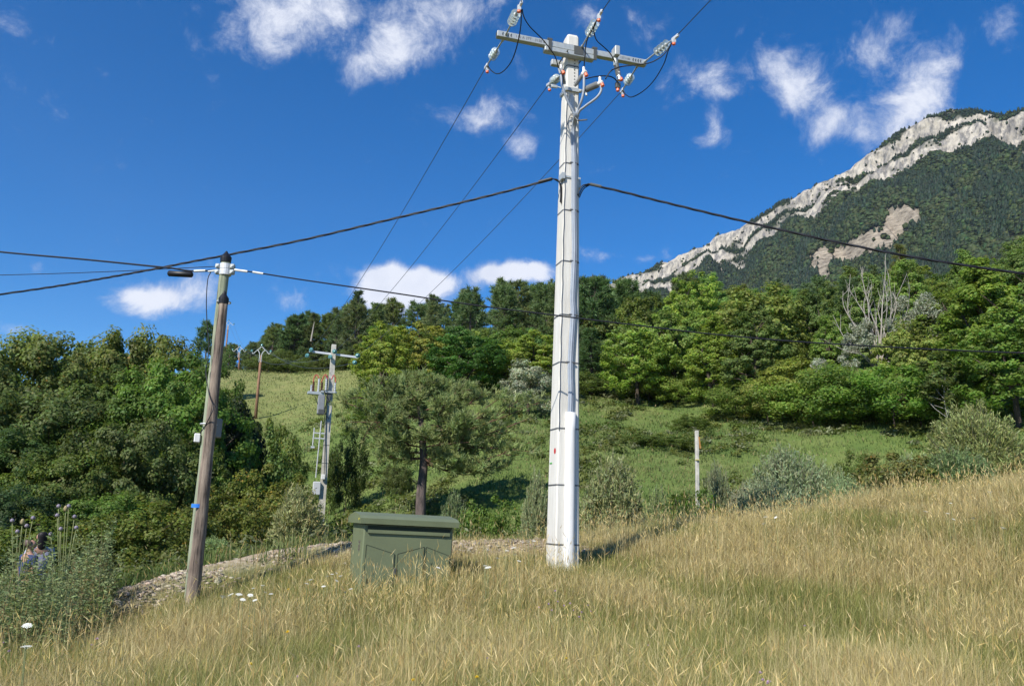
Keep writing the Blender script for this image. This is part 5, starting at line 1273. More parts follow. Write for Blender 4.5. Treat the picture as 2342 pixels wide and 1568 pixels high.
# ------------------------------------------------------------------ the lone pine
def build_lone_pine():
    Y = 37; b0 = at(962, 1200, Y); z = gz(b0[0], b0[1]) - .2; o = np.array([b0[0], b0[1], z])
    root = thing('pine_tree', 'lone spreading pine with a bare trunk behind the green cabinet', 'tree', o)
    r = np.random.default_rng(77)
    tk = spline([o, at(963, 1130, Y), at(969, 1060, Y), at(966, 1000, Y + .1), at(962, 950, Y + .1), at(957, 915, Y), at(953, 885, Y)], 5)
    rr = np.interp(np.linspace(0, 1, len(tk)), [0, .3, .6, 1], [.24, .19, .13, .03])
    link('trunk', stems_mesh('trunk', [([p - o for p in tk], list(rr))], M_PBARK, 12), root)
    limbs, P, D, T = [], [], [], []
    tk = np.array(tk)
    def tufts(p, d, k=4, spread=.16):
        for _ in range(k):
            c = p + r.normal(0, spread, 3); dd = unit(d * .5 + np.array([0, 0, .55]) + r.normal(0, .35, 3)); nb = 15
            P.append(np.repeat(c[None], nb, 0) + dd * r.uniform(0, .16, (nb, 1))); D.append(unit(dd + r.normal(0, .6, (nb, 3)))); T.append(np.repeat(tint_of(r, 1, (.27, .33, .125), .30, .06), nb, 0))
    def limb(s_, e, r0, sub=9, dens=4):
        s_, e = np.asarray(s_, float), np.asarray(e, float); L = np.linalg.norm(e - s_); d = (e - s_) / L
        pts = spline([s_, s_ + d * L * .5 + r.normal(0, .06 * L, 3) - np.array([0, 0, .05 * L]), e], 5)
        limbs.append(([p - o for p in pts], list(np.linspace(r0, .015, len(pts)))))
        pts = np.array(pts)
        for k in range(sub):
            f = r.uniform(.35, 1.0); p = pts[int(f * (len(pts) - 1))]
            sd = d * .6 + r.normal(0, .6, 3); sd[2] = sd[2] * .6 + .15; sd = unit(sd); l2 = r.uniform(.35, 1.0) * (.4 + .17 * L)
            q = p + sd * l2; limbs.append(([p - o, (p + q) / 2 - o + r.normal(0, .03, 3), q - o], [.022, .014, .007]))
            for g in (.4, .7, 1.0): tufts(p + sd * l2 * g, sd, dens, .12)
        tufts(e, d, 5, .14)
    def pt(px, py, dy): return at(px, py, Y + dy)
    K = lambda py: tk[np.argmin(np.abs(np.array([pj(p)[1] for p in tk]) - py))]
    tg = []
    # outline of the crown in the picture plane, filled in depth with further limbs
    for (px, py, dy, from_py) in ((800, 965, -.3, 1010), (790, 920, .6, 990), (815, 905, -.5, 960), (850, 888, .4, 930), (895, 878, -.6, 920), (930, 870, .5, 905), (955, 866, 0, 900), (985, 872, -.4, 905), (1030, 884, .5, 910), (1075, 890, -.5, 920), (1110, 902, .4, 940),
            (1150, 905, -.3, 950), (1185, 915, .3, 970), (1235, 920, 0, 1000), (1120, 1050, -.6, 1055), (1215, 955, -.4, 1020), (1160, 985, .3, 1040), (1215, 1010, -.2, 1050), (1130, 1020, .6, 1040), (1150, 1065, .2, 1060), (1090, 1080, -.5, 1060), (1040, 1065, -.8, 1050),
            (870, 1010, -.5, 1040), (840, 990, .5, 1020), (905, 1045, .4, 1050), (880, 1040, -.9, 1050), (1010, 1040, -1.0, 1040), (1080, 1010, -1.1, 1020), (1060, 960, -1.6, 980), (900, 960, -1.7, 990), (860, 935, -1.2, 960), (940, 900, -1.4, 930), (1020, 915, -1.6, 940), (1110, 950, -1.2, 970),
            (980, 990, -1.8, 1010), (900, 1000, -1.5, 1020), (960, 940, 1.8, 970), (1050, 930, 1.8, 960), (880, 930, 1.7, 960), (1010, 980, 2.0, 1000), (1120, 975, 1.5, 990), (860, 970, 1.5, 990), (1000, 880, 1.0, 910), (920, 880, 1.0, 910), (1075, 905, 1.1, 940)):
        limb(K(from_py), pt(px, py, dy), .038, 7 if px < 1120 else 4, 3)
    limb(K(1055), pt(1140, 1025, -.2), .11, 10, 3)
    link('limbs', stems_mesh('limbs', limbs, M_RBARK, 6), root)
    P, D, T = np.concatenate(P), np.concatenate(D), np.concatenate(T); n = len(P)
    V, Q_ = spikes(r, P - o, D, .25 * r.uniform(.7, 1.2, n), .034 * np.ones(n))
    me = raw_mesh('crown', V, Q_, np.repeat(T * (1 + .12 * r.normal(0, 1, (n, 1))).clip(.5, 1.5), 4, 0)); me.materials.append(M_NEEDLE); link('crown', me, root)
build_lone_pine()
# bare dead stick among the ridge pines
b = MB(); b.tube([at(711, 780, 118), at(716, 752, 118), at(719, 735, 118)], [.12, .08, .02], 6); tag(b.build('dead_trunk', M_DEAD), 'bare pale dead stem standing among the ridge pines', 'dead tree')

# ------------------------------------------------------------------ grass
def blades(r, x, y, z, h, w, bend, tip, rootc, lean_az=None):
    n = len(x); a = r.uniform(0, 6.283, n) if lean_az is None else lean_az
    dx, dy = np.cos(a), np.sin(a); wa = a + r.uniform(.6, 2.5, n); wx, wy = np.cos(wa), np.sin(wa)
    lv = np.array([0, .4, .75, 1.0]); ww = np.array([1, .85, .55, .12])
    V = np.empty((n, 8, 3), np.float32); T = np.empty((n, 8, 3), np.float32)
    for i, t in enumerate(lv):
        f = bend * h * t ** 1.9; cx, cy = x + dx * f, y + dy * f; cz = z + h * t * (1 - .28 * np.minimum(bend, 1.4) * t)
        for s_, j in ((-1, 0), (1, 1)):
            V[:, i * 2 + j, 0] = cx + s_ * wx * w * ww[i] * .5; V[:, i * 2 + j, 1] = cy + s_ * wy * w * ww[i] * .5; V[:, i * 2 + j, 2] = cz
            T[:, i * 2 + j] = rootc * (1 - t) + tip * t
    q = np.array([(0, 1, 3, 2), (2, 3, 5, 4), (4, 5, 7, 6)])
    Q_ = (np.arange(n)[:, None, None] * 8 + q[None]).reshape(-1, 4)
    return V.reshape(-1, 3), Q_, T.reshape(-1, 3)
STRAW = np.array([[.70, .61, .32], [.56, .44, .18], [.66, .55, .29], [.42, .31, .13], [.54, .46, .17]]); GREEN = np.array([[.20, .235, .06], [.30, .295, .085], [.155, .195, .05], [.38, .35, .11]])
def pick(r, pal, n): return pal[r.integers(0, len(pal), n)] * r.uniform(.75, 1.2, (n, 1))
def fan(r, n, r0, r1, a0=-.72, a1=.74):
    d = r.uniform(r0, r1, n); a = r.uniform(a0, a1, n); return d * np.sin(a), d * np.cos(a), d
def build_meadow():
    r = np.random.default_rng(3); parts = []
    x, y, d = fan(r, 640000, 3.0, 28)
    sd = strip_d(x, y)
    k = (y < crest(x) + .25) & ((sd > .65 + .7 * vnoise(x * 1.1, y * 1.1, seed=19)) | (r.random(len(x)) < .34 + .25 * (vnoise(x * 1.2, y * 1.2, seed=9) > .6)))
    x, y, d, sd = x[k], y[k], d[k], sd[k]; n = len(x); z = hz(x, y)
    patch = fbm(x * .55, y * .55, o=3, seed=60); tall = fbm(x * .35 + 7, y * .35, o=3, seed=61)
    fine = fbm(x * 2.2, y * 2.2, o=2, seed=62)
    edge = np.clip((y - crest(x) + 5) / 5, 0, 1)
    gp = np.clip(.57 + (patch - .5) * 3.2 - .38 * edge - .05 * (d > 12) + .35 * np.clip((-4 - x) / 3, 0, 1) + .12 * np.clip((7 - d) / 4, 0, 1), .10, .95)
    green = r.random(n) < gp
    h = (.17 + .46 * tall + .22 * fine) * r.uniform(.55, 1.15, n) * np.where(green, .85, 1.05); h *= np.clip(.30 + .24 * (sd - .8), .30, 1)
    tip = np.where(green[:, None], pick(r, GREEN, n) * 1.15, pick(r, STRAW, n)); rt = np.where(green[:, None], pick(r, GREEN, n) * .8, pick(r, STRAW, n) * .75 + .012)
    w = (.0014 + .00022 * d) * r.uniform(.6, 1.5, n)
    bend = np.abs(r.normal(.45, .38, n)) + .05; bend = np.where(r.random(n) < .10, bend + .6, bend)
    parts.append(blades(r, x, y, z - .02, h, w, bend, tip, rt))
    # straw stalks with seed heads
    m_ = 30000; x, y, d = fan(r, m_, 3.4, 27); ok = (y < crest(x) + .2) & (strip_d(x, y) > .35)
    ok &= r.random(m_) < .25 + .9 * (fbm(x * .5, y * .5, o=3, seed=64) > .48) * 1.0
    ok &= (strip_d(x, y) > 1.3) | (r.random(m_) < .35)
    x, y, d = x[ok], y[ok], d[ok]
    ex = r.uniform(-2.9, -.5, 700); ey = r.uniform(11.0, 12.75, 700) + (ex + 1.7) * .36; x = np.concatenate([x, ex]); y = np.concatenate([y, ey]); d = np.hypot(x, y)
    n = len(x); z = hz(x, y); edge = np.clip((y - crest(x) + 3.0) / 3, 0, 1)
    h = np.exp(r.normal(-.48, .28, n)).clip(.3, 1.05) * (.80 + .25 * edge * (x > 1)); a = r.uniform(0, 6.283, n); bend = np.abs(r.normal(.25, .24, n))
    c = pick(r, STRAW, n) * 1.08; w = (.0016 + .00022 * d) * r.uniform(.8, 1.2, n)
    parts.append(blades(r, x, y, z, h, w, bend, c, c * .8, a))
    f = bend * h; tx, ty, tz = x + np.cos(a) * f, y + np.sin(a) * f, z + h * (1 - .28 * bend)
    D = unit(np.stack([np.cos(a) * bend * 1.9, np.sin(a) * bend * 1.9, 1 - .5 * bend], -1))
    for ang in (0, 1.57):
        hl = r.uniform(.06, .16, n); w_ = np.cross(D, np.stack([np.cos(a + ang + .8), np.sin(a + ang + .8), np.zeros(n)], -1)); w_ = unit(w_) * (.0018 + .0002 * d)[:, None]
        P0 = np.stack([tx, ty, tz], -1) - D * .02
        V = np.stack([P0, P0 + D * hl[:, None] * .4 + w_, P0 + D * hl[:, None], P0 + D * hl[:, None] * .4 - w_], 1).reshape(-1, 3)
        parts.append((V, np.arange(4 * n).reshape(n, 4), np.repeat(c * np.array([[1.0, .95, .92]]), 4, 0)))
    V, Q_, T = joinq(parts)
    me = raw_mesh('meadow_grass', V, Q_, np.clip(T, .003, 1)); me.materials.append(M_GRASS)
    tag(link('meadow_grass', me), 'tall dry straw-coloured grass with green blades covering the foreground meadow', 'grass', kind='stuff')
build_meadow()
def build_slope_grass():
    r = np.random.default_rng(4); parts = []
    n = 120000; lr = r.uniform(math.log(14), math.log(135), n); d = np.exp(lr); a = r.uniform(-.72, .74, n); x, y = d * np.sin(a), d * np.cos(a)
    k = (y > crest(x) + .1) & (strip_d(x, y) > .55) & ~((d > 80) & (x > -8)); x, y, d = x[k], y[k], d[k]; n = len(x); z = hz(x, y)
    pt = fbm(x * .22, y * .22, o=4, seed=70); p2 = fbm(x * .9, y * .9, o=2, seed=71)
    near = np.clip((34 - d) / 14, 0, 1)
    K = 4
    xs, ys, zs = [np.repeat(v, K) for v in (x, y, z)]; dd = np.repeat(d, K); s_ = .05 + .004 * dd
    xs = xs + r.normal(0, 1, n * K) * s_; ys = ys + r.normal(0, 1, n * K) * s_
    h = np.repeat((.10 + .20 * p2 + .34 * near * pt) * r.uniform(.6, 1.2, n), K) * r.uniform(.6, 1.2, n * K)
    yl = np.clip((np.repeat(pt, K) - .42) * 3.2 + np.clip((dd - 60) / 60, 0, .5), 0, 1)[:, None]
    yl = np.clip(yl + r.normal(0, .22, (n * K, 1)), 0, 1)
    c = (np.array([[.10, .165, .038]]) * (1 - yl) + np.array([[.215, .24, .082]]) * yl) * r.uniform(.75, 1.25, (n * K, 1))
    st = r.random(n * K) < .06; c[st] = np.array([.33, .26, .12])
    parts.append(blades(r, xs, ys, zs - .03, h, (.009 + .0008 * dd) * r.uniform(.7, 1.3, n * K), np.abs(r.normal(.35, .3, n * K)), c, c * .85))
    V, Q_, T = joinq(parts); me = raw_mesh('slope_grass', V, Q_, np.clip(T, .003, 1)); me.materials.append(M_GRASS)
    tag(link('slope_grass', me), 'green rough grass on the slope behind the meadow', 'grass', kind='stuff')
    # leafy weeds and ground cover in the hollow and over the slope
    r = np.random.default_rng(6); n = 7500; d = np.exp(r.uniform(math.log(15), math.log(85), n) - .25 * r.random(n)); a = r.uniform(-.7, .7, n); x, y = d * np.sin(a), d * np.cos(a)
    k = (y > crest(x) + .5) & (strip_d(x, y) > .9) & ((fbm(x * .25, y * .25, o=3, seed=72) > .50) | (d < 30)); x, y, d = x[k], y[k], d[k]; n = len(x); z = hz(x, y)
    K = 46; R = np.clip(.22 + .006 * d, 0, .6) * r.uniform(.6, 1.5, n); hh = np.where(d < 34, r.uniform(.3, .8, n), r.uniform(.2, .5, n))
    u = rdir(r, n * K); u[:, 2] = np.abs(u[:, 2]); rr = r.random((n * K, 1)) ** .5
    P = np.repeat(np.stack([x, y, z], -1), K, 0) + u * rr * np.repeat(np.stack([R, R, hh], -1), K, 0)
    L = np.repeat(.05 + .0034 * d, K); V, Q_ = leaf_quads(r, P, u * .5 + np.array([[0, 0, .7]]) + r.normal(0, .5, (n * K, 3)), L * r.uniform(.7, 1.4, n * K), L * .55)
    base = np.where((r.random(n) < .22)[:, None], np.array([[.20, .225, .12]]), np.where((r.random(n) < .5)[:, None], np.array([[.095, .14, .03]]), np.array([[.15, .175, .045]]))) * r.uniform(.7, 1.3, (n, 1))
    me = raw_mesh('ground_cover', V, Q_, np.repeat(np.clip(np.repeat(base, K, 0) * r.uniform(.75, 1.25, (n * K, 1)), .003, 1), 4, 0)); me.materials.append(M_LEAF)
    tag(link('ground_cover', me), 'low leafy weeds and brambles between the bushes on the slope', 'weeds', kind='stuff')
build_slope_grass()
def build_rubble():
    r = np.random.default_rng(8); n = 6000; i = r.integers(0, len(_st) - 1, n); t = r.random((n, 1)); p = _st[i] * (1 - t) + _st[i + 1] * t + r.normal(0, .60, (n, 2))
    z = hz(p[:, 0], p[:, 1])
    s_ = np.exp(r.normal(-4.05, .55, n)).clip(.009, .10); k = 6
    lev = ((-.5, .7), (.1, 1.0), (.55, .55)); vv = []
    for h, rad in lev:
        a = np.arange(k) / k * 6.283 + r.uniform(0, 6.28, (n, 1)); q = rad * s_[:, None] * r.uniform(.65, 1.35, (n, k))
        vv.append(np.stack([p[:, :1] + q * np.cos(a) * 1.25, p[:, 1:] + q * np.sin(a), z[:, None] + s_[:, None] * (h + r.uniform(-.15, .15, (n, k)))], -1))
    W = np.concatenate(vv, 1); qs = [(l * k + j, l * k + (j + 1) % k, (l + 1) * k + (j + 1) % k, (l + 1) * k + j) for l in range(2) for j in range(k)] + [(12, 13, 14, 15), (12, 15, 16, 17)]
    Q_ = (np.arange(n)[:, None, None] * 18 + np.array(qs)[None]).reshape(-1, 4)
    c = tint_of(r, n, (.37, .31, .235), .38, .05)
    m = leaf_mat('stones', 0.0, .9, 0); me = raw_mesh('rubble', W.reshape(-1, 3), Q_, np.repeat(c, 18, 0)); me.materials.append(m)
    tag(link('rubble', me), 'pale broken stones and earth along the edge of the meadow', 'stones', kind='stuff')
build_rubble()

# ------------------------------------------------------------------ weeds on the left
def build_weeds():
    r = np.random.default_rng(9); parts = []
    P, D, C, LL = [], [], [], []
    stems = []
    n = 420
    for i in range(n):
        px = r.uniform(-120, 285) if i > 110 else r.uniform(150, 262) if i > 35 else r.uniform(20, 140); Y = r.uniform(9.8, 14.9) if px < 200 else r.uniform(12, 15)
        x, y = foot(px, Y); z = gz(x, y); grey = r.random() < .45 or i <= 110
        h = r.uniform(.5, 1.2) * np.interp(px, [-50, 60, 150, 260, 290], [1.1, 1.15, 1.1, .95, .5]) * (1.25 if i <= 110 else 1); ln = r.normal(0, .08, 2)
        top = np.array([x + ln[0] * h, y + ln[1] * h, z + h]); k = int(34 + 44 * h)
        t = r.uniform(.12, 1, k); base = np.array([x, y, z]); q = base + (top - base) * t[:, None]; az = r.uniform(0, 6.28, k)
        wid = .17 * (1.12 - t) + .025; dr = np.stack([np.cos(az), np.sin(az), r.normal(.35, .3, k)], -1)
        q = q + dr * (wid * r.random(k))[:, None]; P.append(q); D.append(dr)
        C.append(tint_of(r, k, (.215, .265, .11) if grey else ((.15, .19, .05) if r.random() < .7 else (.26, .19, .085)), .25, .07)); LL.append(np.full(k, .062 if grey else .055))
        stems.append((base, top))
    P, D, C, LL = np.concatenate(P), np.concatenate(D), np.concatenate(C), np.concatenate(LL); m_ = len(P)
    V, Q_ = leaf_quads(r, P, np.cross(unit(D), rdir(r, m_)) + np.array([[0, 0, .5]]), LL * r.uniform(.6, 1.4, m_), LL * .32, .1, unit(D)); parts.append((V, Q_, np.repeat(C, 4, 0)))
    A = np.array([s_[0] for s_ in stems]); B = np.array([s_[1] for s_ in stems]); h = B[:, 2] - A[:, 2]
    c = tint_of(r, n, (.17, .16, .07), .3); parts.append(blades(r, A[:, 0], A[:, 1], A[:, 2], h, np.full(n, .012), np.full(n, .05), c, c))
    V, Q_, T = joinq(parts); me = raw_mesh('tall_weeds', V, Q_, T); me.materials.append(M_GRASS)
    tag(link('tall_weeds', me), 'tall grey-green mugwort and leafy weeds at the left edge of the meadow', 'weeds', kind='stuff')
build_weeds()

M_STEM = mat('pale_stem', (.20, .22, .09), .7); M_TEASEL = mat('lilac_teasel_head', (.34, .29, .38), .9, var=.35, scale=60, bump=.6, bscale=120); M_TEASELDRY = mat('dry_teasel_head', (.42, .34, .18), .9, var=.3, scale=60, bump=.6, bscale=120)
def teasel(label, bx, by, Y, heads):
    p = at(bx, by, Y); z = gz(p[0], p[1]); root = thing('teasel', label, 'plant', (p[0], p[1], z), 'teasels at the left edge'); b = np.array([p[0], p[1], z])
    tops = []
    for (hx, hy, dry) in heads:
        q = at(hx, hy, Y + random.uniform(-.12, .12)); j = b + (q - b) * .45 + np.array([(b[0] - q[0]) * .22, 0, 0])
        s_ = MB(); s_.tube(spline([b + np.array([0, 0, -.05]), j, q], 5), [.009] + [.006] * 9 + [.005], 6); s_.build('stem', M_STEM, root, True)
        d = unit(q - j); hl = .085 if dry else .055; m = MB(); m.lathe(q - d * .01, d, [(0, .012), (hl * .15, .026), (hl * .5, .030), (hl * .85, .020), (hl, .006)], 10); hd = m.build('flower_head', M_TEASELDRY if dry else M_TEASEL, root, True)
        br = MB()
        for k in range(6):
            a = k * 1.047; e = q + np.array([math.cos(a) * .05, math.sin(a) * .05, .03 + .02 * (k % 2)]); br.tube([q, q + np.array([math.cos(a) * .03, math.sin(a) * .03, -.005]), e], [.003, .003, .001], 4)
        br.build('bracts', M_STEM, hd)
    lv = MB()
    for k in range(6):
        f = .2 + .1 * k; c = b + np.array([0, 0, .9 * f * 1.6]); a = k * 1.9
        e = c + np.array([math.cos(a) * .22, math.sin(a) * .22, .10]); mid = (c + e) / 2 + np.array([0, 0, .06]); sd = np.array([-math.sin(a), math.cos(a), 0]) * .025
        lv.add([c, mid + sd, e, mid - sd], [(0, 1, 2, 3)])
    lv.build('leaves', mat('teasel_leaf', (.12, .16, .06), .6), root)
teasel('teasel with five lilac heads, nearest the left edge of the meadow', 42, 1345, 12.6, ((28, 1192, 0), (51, 1197, 1), (61, 1204, 0), (75, 1186, 0), (40, 1217, 0)))
teasel('taller teasel with many lilac heads right of the two people', 148, 1345, 12.8, ((134, 1159, 0), (150, 1167, 1), (157, 1159, 0), (131, 1180, 0), (170, 1183, 0), (174, 1208, 0), (116, 1223, 0), (139, 1211, 0)))

# ------------------------------------------------------------------ flowers
def on_meadow(px, py, h):
    best = None; prev = None
    for Y in np.arange(5.5, 24, .15):
        p = at(px, py, Y); e = p[2] - gz(p[0], p[1]) - h
        if prev is not None and prev > 0 >= e: return p
        prev = e; e = abs(e)
        if best is None or e < best[0]: best = (e, p)
    return best[1]
def flower_proto(kind, r):
    s_ = MB(); s_.tube([(0, 0, 0), (.02, 0, .5), (0, 0, 1)], [.005, .004, .003], 5)
    V, F = [], []
    if kind == 'umbel':
        for k in range(34):
            q = math.sqrt((k + .5) / 34); a = k * 2.4; c = np.array([math.cos(a) * q, math.sin(a) * q, .18 * (1 - q * q) + .05 * r.random()]); e = .17
            i = len(V); V += [c + np.array([math.cos(b_) * e, math.sin(b_) * e, .03 * (j % 2)]) for j, b_ in enumerate(np.arange(5) * 1.2566 + a)]; F.append(tuple(range(i, i + 5)))
        for k in range(8):
            a = k * .785; i = len(V); e = np.array([math.cos(a) * .8, math.sin(a) * .8, .06]); w = np.array([-math.sin(a), math.cos(a), 0]) * .03
            V += [np.array([0, 0, -.5]) - w, np.array([0, 0, -.5]) + w, e + w, e - w]; F.append((i, i + 1, i + 2, i + 3))
    else:
        for k in range(14):
            a = k * 2.4; el = .3 + .08 * k; d = np.array([math.cos(a) * math.cos(el), math.sin(a) * math.cos(el), math.sin(el)]); w = np.array([-math.sin(a), math.cos(a), 0]) * .22; i = len(V)
            V += [d * .1, d * .7 + w, d, d * .7 - w]; F.append((i, i + 1, i + 2, i + 3))
    me = bpy.data.meshes.new('flower'); me.from_pydata([tuple(v) for v in V], [], F); me.update()
    st = bpy.data.meshes.new('stem'); st.from_pydata(s_.v, [], s_.f); st.update(); st.materials.append(M_STEM)
    return me, st
rf = np.random.default_rng(12)
def flowers(name, cat, proto, colour, pts, h, size, label_of, group):
    head, st = proto; m = mat(name + '_petals', colour, .6); head.materials.append(m)
    for (px, py) in pts:
        p = on_meadow(px, py, h); z = gz(p[0], p[1]); hh = p[2] - z; lb, gr = label_of(px, py)
        t = thing(name, lb, cat, (p[0], p[1], z), gr)
        s_ = link('stem', st, t); s_.scale = (1, 1, hh); o = link('flower_head', head, t); k = size * rf.uniform(.7, 1.25); o.scale = (k, k, k); o.location = (0, 0, hh)
        o.rotation_euler = (rf.normal(0, .25), rf.normal(0, .25), rf.uniform(0, 6))
W1 = [(366 + a * .4298, 1235 + b * .4298) for a, b in ((495, 255), (560, 275), (590, 285), (480, 292), (420, 288), (375, 290), (335, 300), (440, 315), (505, 318), (545, 240), (780, 230), (800, 210), (870, 245), (890, 190), (915, 180), (940, 175), (940, 215), (960, 190), (1015, 258), (985, 275))]
W2 = [(366 + a * .4298, 1235 + b * .4298) for a, b in ((1725, 35), (1742, 50), (1890, 72), (1990, 3), (1960, 8), (1835, 30), (1845, 55), (1795, 95), (1730, 135), (1745, 145), (1880, 40), (1910, 110))]
W3 = [(366 + a * .4298, 1235 + b * .4298) for a, b in ((1160, 137), (1480, 145))]
W4 = [(1281 + a * .4532, 1098 + b * .4532) for a, b in ((790, 210), (1035, 185), (1088, 187), (1025, 218), (1365, 163), (1845, 157), (1970, 115), (1955, 167), (1985, 196), (2085, 190), (2235, 240), (2170, 58), (580, 247))]
W5 = [(149, 1303), (60, 1478), (62, 1430)]
UM = flower_proto('umbel', rf)
LBL = {0: ('white wild carrot flower in the patch between the wooden pole and the cabinet', 'wild carrots left of the cabinet'), 1: ('white wild carrot flower between the cabinet and the white pole', 'wild carrots right of the cabinet'), 2: ('white wild carrot flower right in front of the green cabinet doors', 'wild carrots before the cabinet'),
       3: ('white wild carrot flower near the crest of the dry meadow on the right', 'wild carrots along the crest'), 4: ('white wild carrot flower among the tall weeds on the left', 'wild carrots in the weeds')}
for i, L_ in enumerate((W1, W2, W3, W4, W5)): flowers('wild_carrot', 'flower', UM, (.80, .80, .72), L_, .82 if i != 0 else .72, .038 if i in (1, 3) else .032, lambda a, b_, i=i: LBL[i], None)
ST1 = flower_proto('star', rf)
flowers('yellow_flower', 'flower', ST1, (.75, .52, .02), [(45, 1315), (10, 1307), (50, 1328), (66, 1324), (4, 1340), (232, 1325), (47, 1343), (570, 1409), (660, 1348), (658, 1446), (1230, 1464), (1297, 1507), (1090, 1550), (945, 1557), (572, 1520), (2297, 1420)], .45, .022, lambda a, b_: ('small yellow flower dotted among the grass blades', 'small yellow flowers'), None)
ST2 = flower_proto('star', rf)
flowers('pink_flower', 'flower', ST2, (.50, .33, .52), [(1255, 1382), (1262, 1396), (1275, 1376), (1290, 1386), (1304, 1380), (1312, 1396), (1330, 1401), (1345, 1384), (1350, 1398), (1325, 1412), (1270, 1352), (1232, 1390), (1482, 1476), (1740, 1540), (1745, 1556), (1760, 1562), (820, 1480), (210, 1475), (222, 1462), (8, 1470), (20, 1490), (1840, 1432), (680, 1548), (1115, 1506)], .38, .022, lambda a, b_: ('tiny pink meadow flower low in the grass', 'tiny pink flowers'), None)

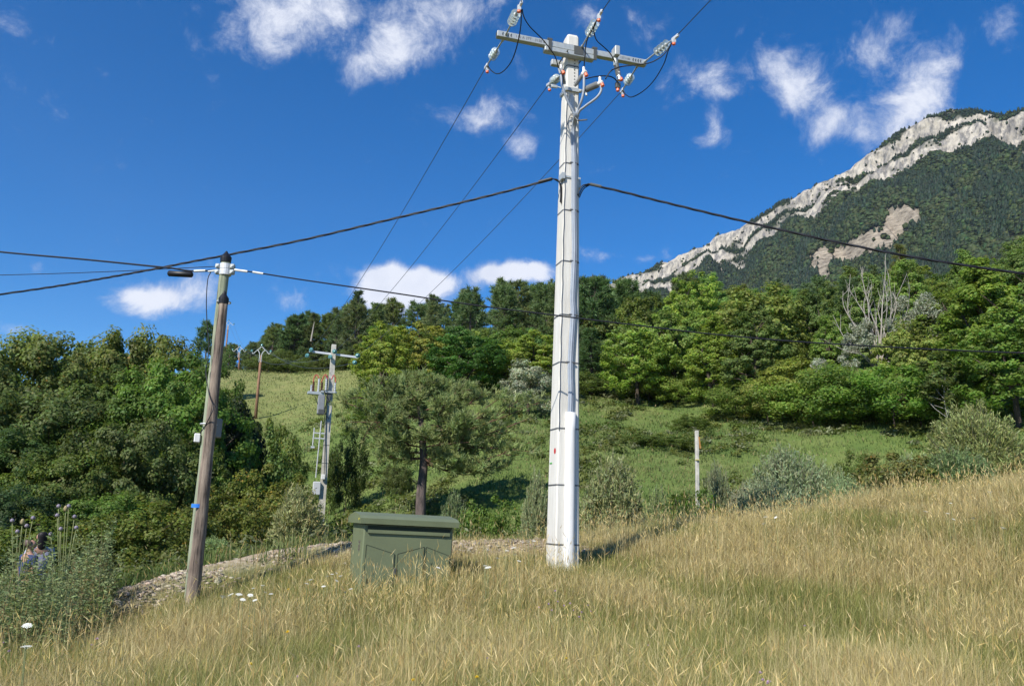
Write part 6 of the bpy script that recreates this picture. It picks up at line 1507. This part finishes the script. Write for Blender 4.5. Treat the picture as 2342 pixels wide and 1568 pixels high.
# ------------------------------------------------------------------ two people walking behind the weeds
def person(px, Y, head_py, rot, label, hair_c, top_c, legs_c, long_hair, stripe=None):
    head = at(px, head_py, Y); z = gz(head[0], head[1]); Hh = head[2] - z; root = thing('person', label, 'person', (head[0], head[1], z)); root.rotation_euler = (0, 0, rot)
    s = Hh / 1.68
    def skin(name, pts, edges, rad, m, parent, sub=2):
        me = bpy.data.meshes.new(name); me.from_pydata([tuple(np.array(p) * s) for p in pts], edges, []); me.update(); o = link(name, me, parent)
        md = o.modifiers.new('skin', 'SKIN'); md.use_smooth_shade = True
        for v, r in zip(me.skin_vertices[0].data, rad): v.radius = (r[0] * s, r[1] * s) if hasattr(r, '__len__') else (r * s, r * s)
        me.skin_vertices[0].data[0].use_root = True
        sb = o.modifiers.new('sub', 'SUBSURF'); sb.levels = sb.render_levels = sub; me.materials.append(m); return o
    pts, edges, rad = [], [], []
    def ch(par, ps):
        for p, r in ps:
            pts.append(p); rad.append(r)
            if par is not None: edges.append((par, len(pts) - 1))
            par = len(pts) - 1
        return par
    pel = ch(None, [((0, 0, .92), (.15, .11))]); chs = ch(pel, [((0, 0, 1.10), (.125, .095)), ((0, .01, 1.30), (.16, .11)), ((0, 0, 1.38), (.13, .085))])
    hd = ch(chs, [((0, 0, 1.44), .052), ((0, -.01, 1.50), .058), ((0, -.015, 1.56), (.078, .095)), ((0, -.01, 1.62), (.075, .09)), ((0, 0, 1.665), (.04, .05))])
    ch(hd - 2, [((0, -.125, 1.555), .014)])                                            # nose
    for sx in (-1, 1): ch(hd - 2, [((sx * .088, .01, 1.56), .014)])                     # ears
    for sx in (-1, 1):
        e = ch(chs - 1, [((sx * .19, 0, 1.34), .055), ((sx * .235, .02, 1.08), .04), ((sx * .22, -.08, .86), .029), ((sx * .215, -.11, .80), (.034, .02))])
        for k, L in enumerate((.060, .072, .077, .068)):
            ch(e, [((sx * .215 + (k - 1.5) * .013, -.125, .765), .0085), ((sx * .215 + (k - 1.5) * .015, -.125 + .01 * k, .765 - L), .0065)])
        ch(e, [((sx * .19, -.145, .79), .010), ((sx * .18, -.16, .75), .0085)])
    for sx in (-1, 1): ch(pel, [((sx * .09, 0, .84), .085), ((sx * .10, -.02 * sx - .01, .48), .056), ((sx * .10, .03 * sx, .09), .036), ((sx * .10, -.11 + .03 * sx, .035), (.035, .025))])
    body = skin('body', pts, edges, rad, mat('skin', (.42, .24, .16), .5), root)
    top = skin('shirt', [(0, 0, .88), (0, 0, 1.08), (0, .01, 1.28), (0, 0, 1.39), (-.195, 0, 1.345), (-.232, .01, 1.14), (.195, 0, 1.345), (.232, .01, 1.14)], [(0, 1), (1, 2), (2, 3), (2, 4), (4, 5), (2, 6), (6, 7)], [(.17, .13), (.15, .12), (.18, .13), (.09, .07), .068, .06, .068, .06], mat('shirt', top_c, .85, var=.2, scale=20), root)
    skin('trousers', [(0, 0, .95), (0, 0, .86), (-.095, 0, .80), (-.105, .01, .48), (-.10, -.03, .10), (.095, 0, .80), (.105, -.03, .48), (.10, .03, .10)], [(0, 1), (1, 2), (2, 3), (3, 4), (1, 5), (5, 6), (6, 7)], [(.165, .125), (.165, .125), .10, .075, .06, .10, .075, .06], mat('trousers', legs_c, .85, var=.2, scale=20), root)
    hp = [(0, .02, 1.655), (0, .055, 1.60), (0, .06, 1.53)] + ([(0, .065, 1.42), (0, .07, 1.32)] if long_hair else [])
    skin('hair', hp, [(i, i + 1) for i in range(len(hp) - 1)], [(.085, .095), (.098, .092), (.085, .06)] + ([(.085, .045), (.05, .03)] if long_hair else []), mat('hair', hair_c, .6, var=.4, scale=60), root)
    f = MB()
    for sx in (-1, 1): f.lathe(np.array([sx * .033, -.098, 1.58]) * s, (0, -1, 0), [(0, .012 * s), (.008 * s, .008 * s)], 8)
    f.box(np.array([0, -.105, 1.515]) * s, (.022 * s, 0, 0), (0, .005 * s, 0), (0, 0, .005 * s))
    me = bpy.data.meshes.new('eyes_and_mouth'); me.from_pydata(f.v, [], f.f); me.update(); me.materials.append(mat('eye_dark', (.05, .03, .025), .4)); link('eyes_and_mouth', me, root)
    if stripe:
        skin('bag', [(-.02, .19, 1.26), (-.02, .20, 1.0)], [(0, 1)], [(.15, .08), (.15, .09)], mat('bag_cloth', stripe, .8), root)
    return root
person(72, 15.2, 1232, math.radians(150), 'person with short grey-brown hair and navy top, seen from behind in the weeds', (.16, .11, .09), (.035, .05, .14), (.03, .03, .05), False)
person(98, 15.7, 1214, math.radians(-140), 'dark-haired person in a pale lilac top behind the weeds', (.012, .008, .008), (.40, .40, .52), (.04, .06, .16), True)

# ------------------------------------------------------------------ the air
def build_haze():
    b = MB(); b.box((300, 1100, 420), (1500, 0, 0), (0, 1250, 0), (0, 0, 470)); hm = bpy.data.materials.new('thin_air'); hm.use_nodes = True
    nt = hm.node_tree; nt.nodes.clear(); o = nt.nodes.new('ShaderNodeOutputMaterial'); v = nt.nodes.new('ShaderNodeVolumePrincipled')
    v.inputs['Color'].default_value = (.78, .87, 1.0, 1); v.inputs['Density'].default_value = .00005; v.inputs['Anisotropy'].default_value = .3
    nt.links.new(v.outputs[0], o.inputs['Volume'])
    tag(b.build('haze', hm), kind='stuff')
build_haze()
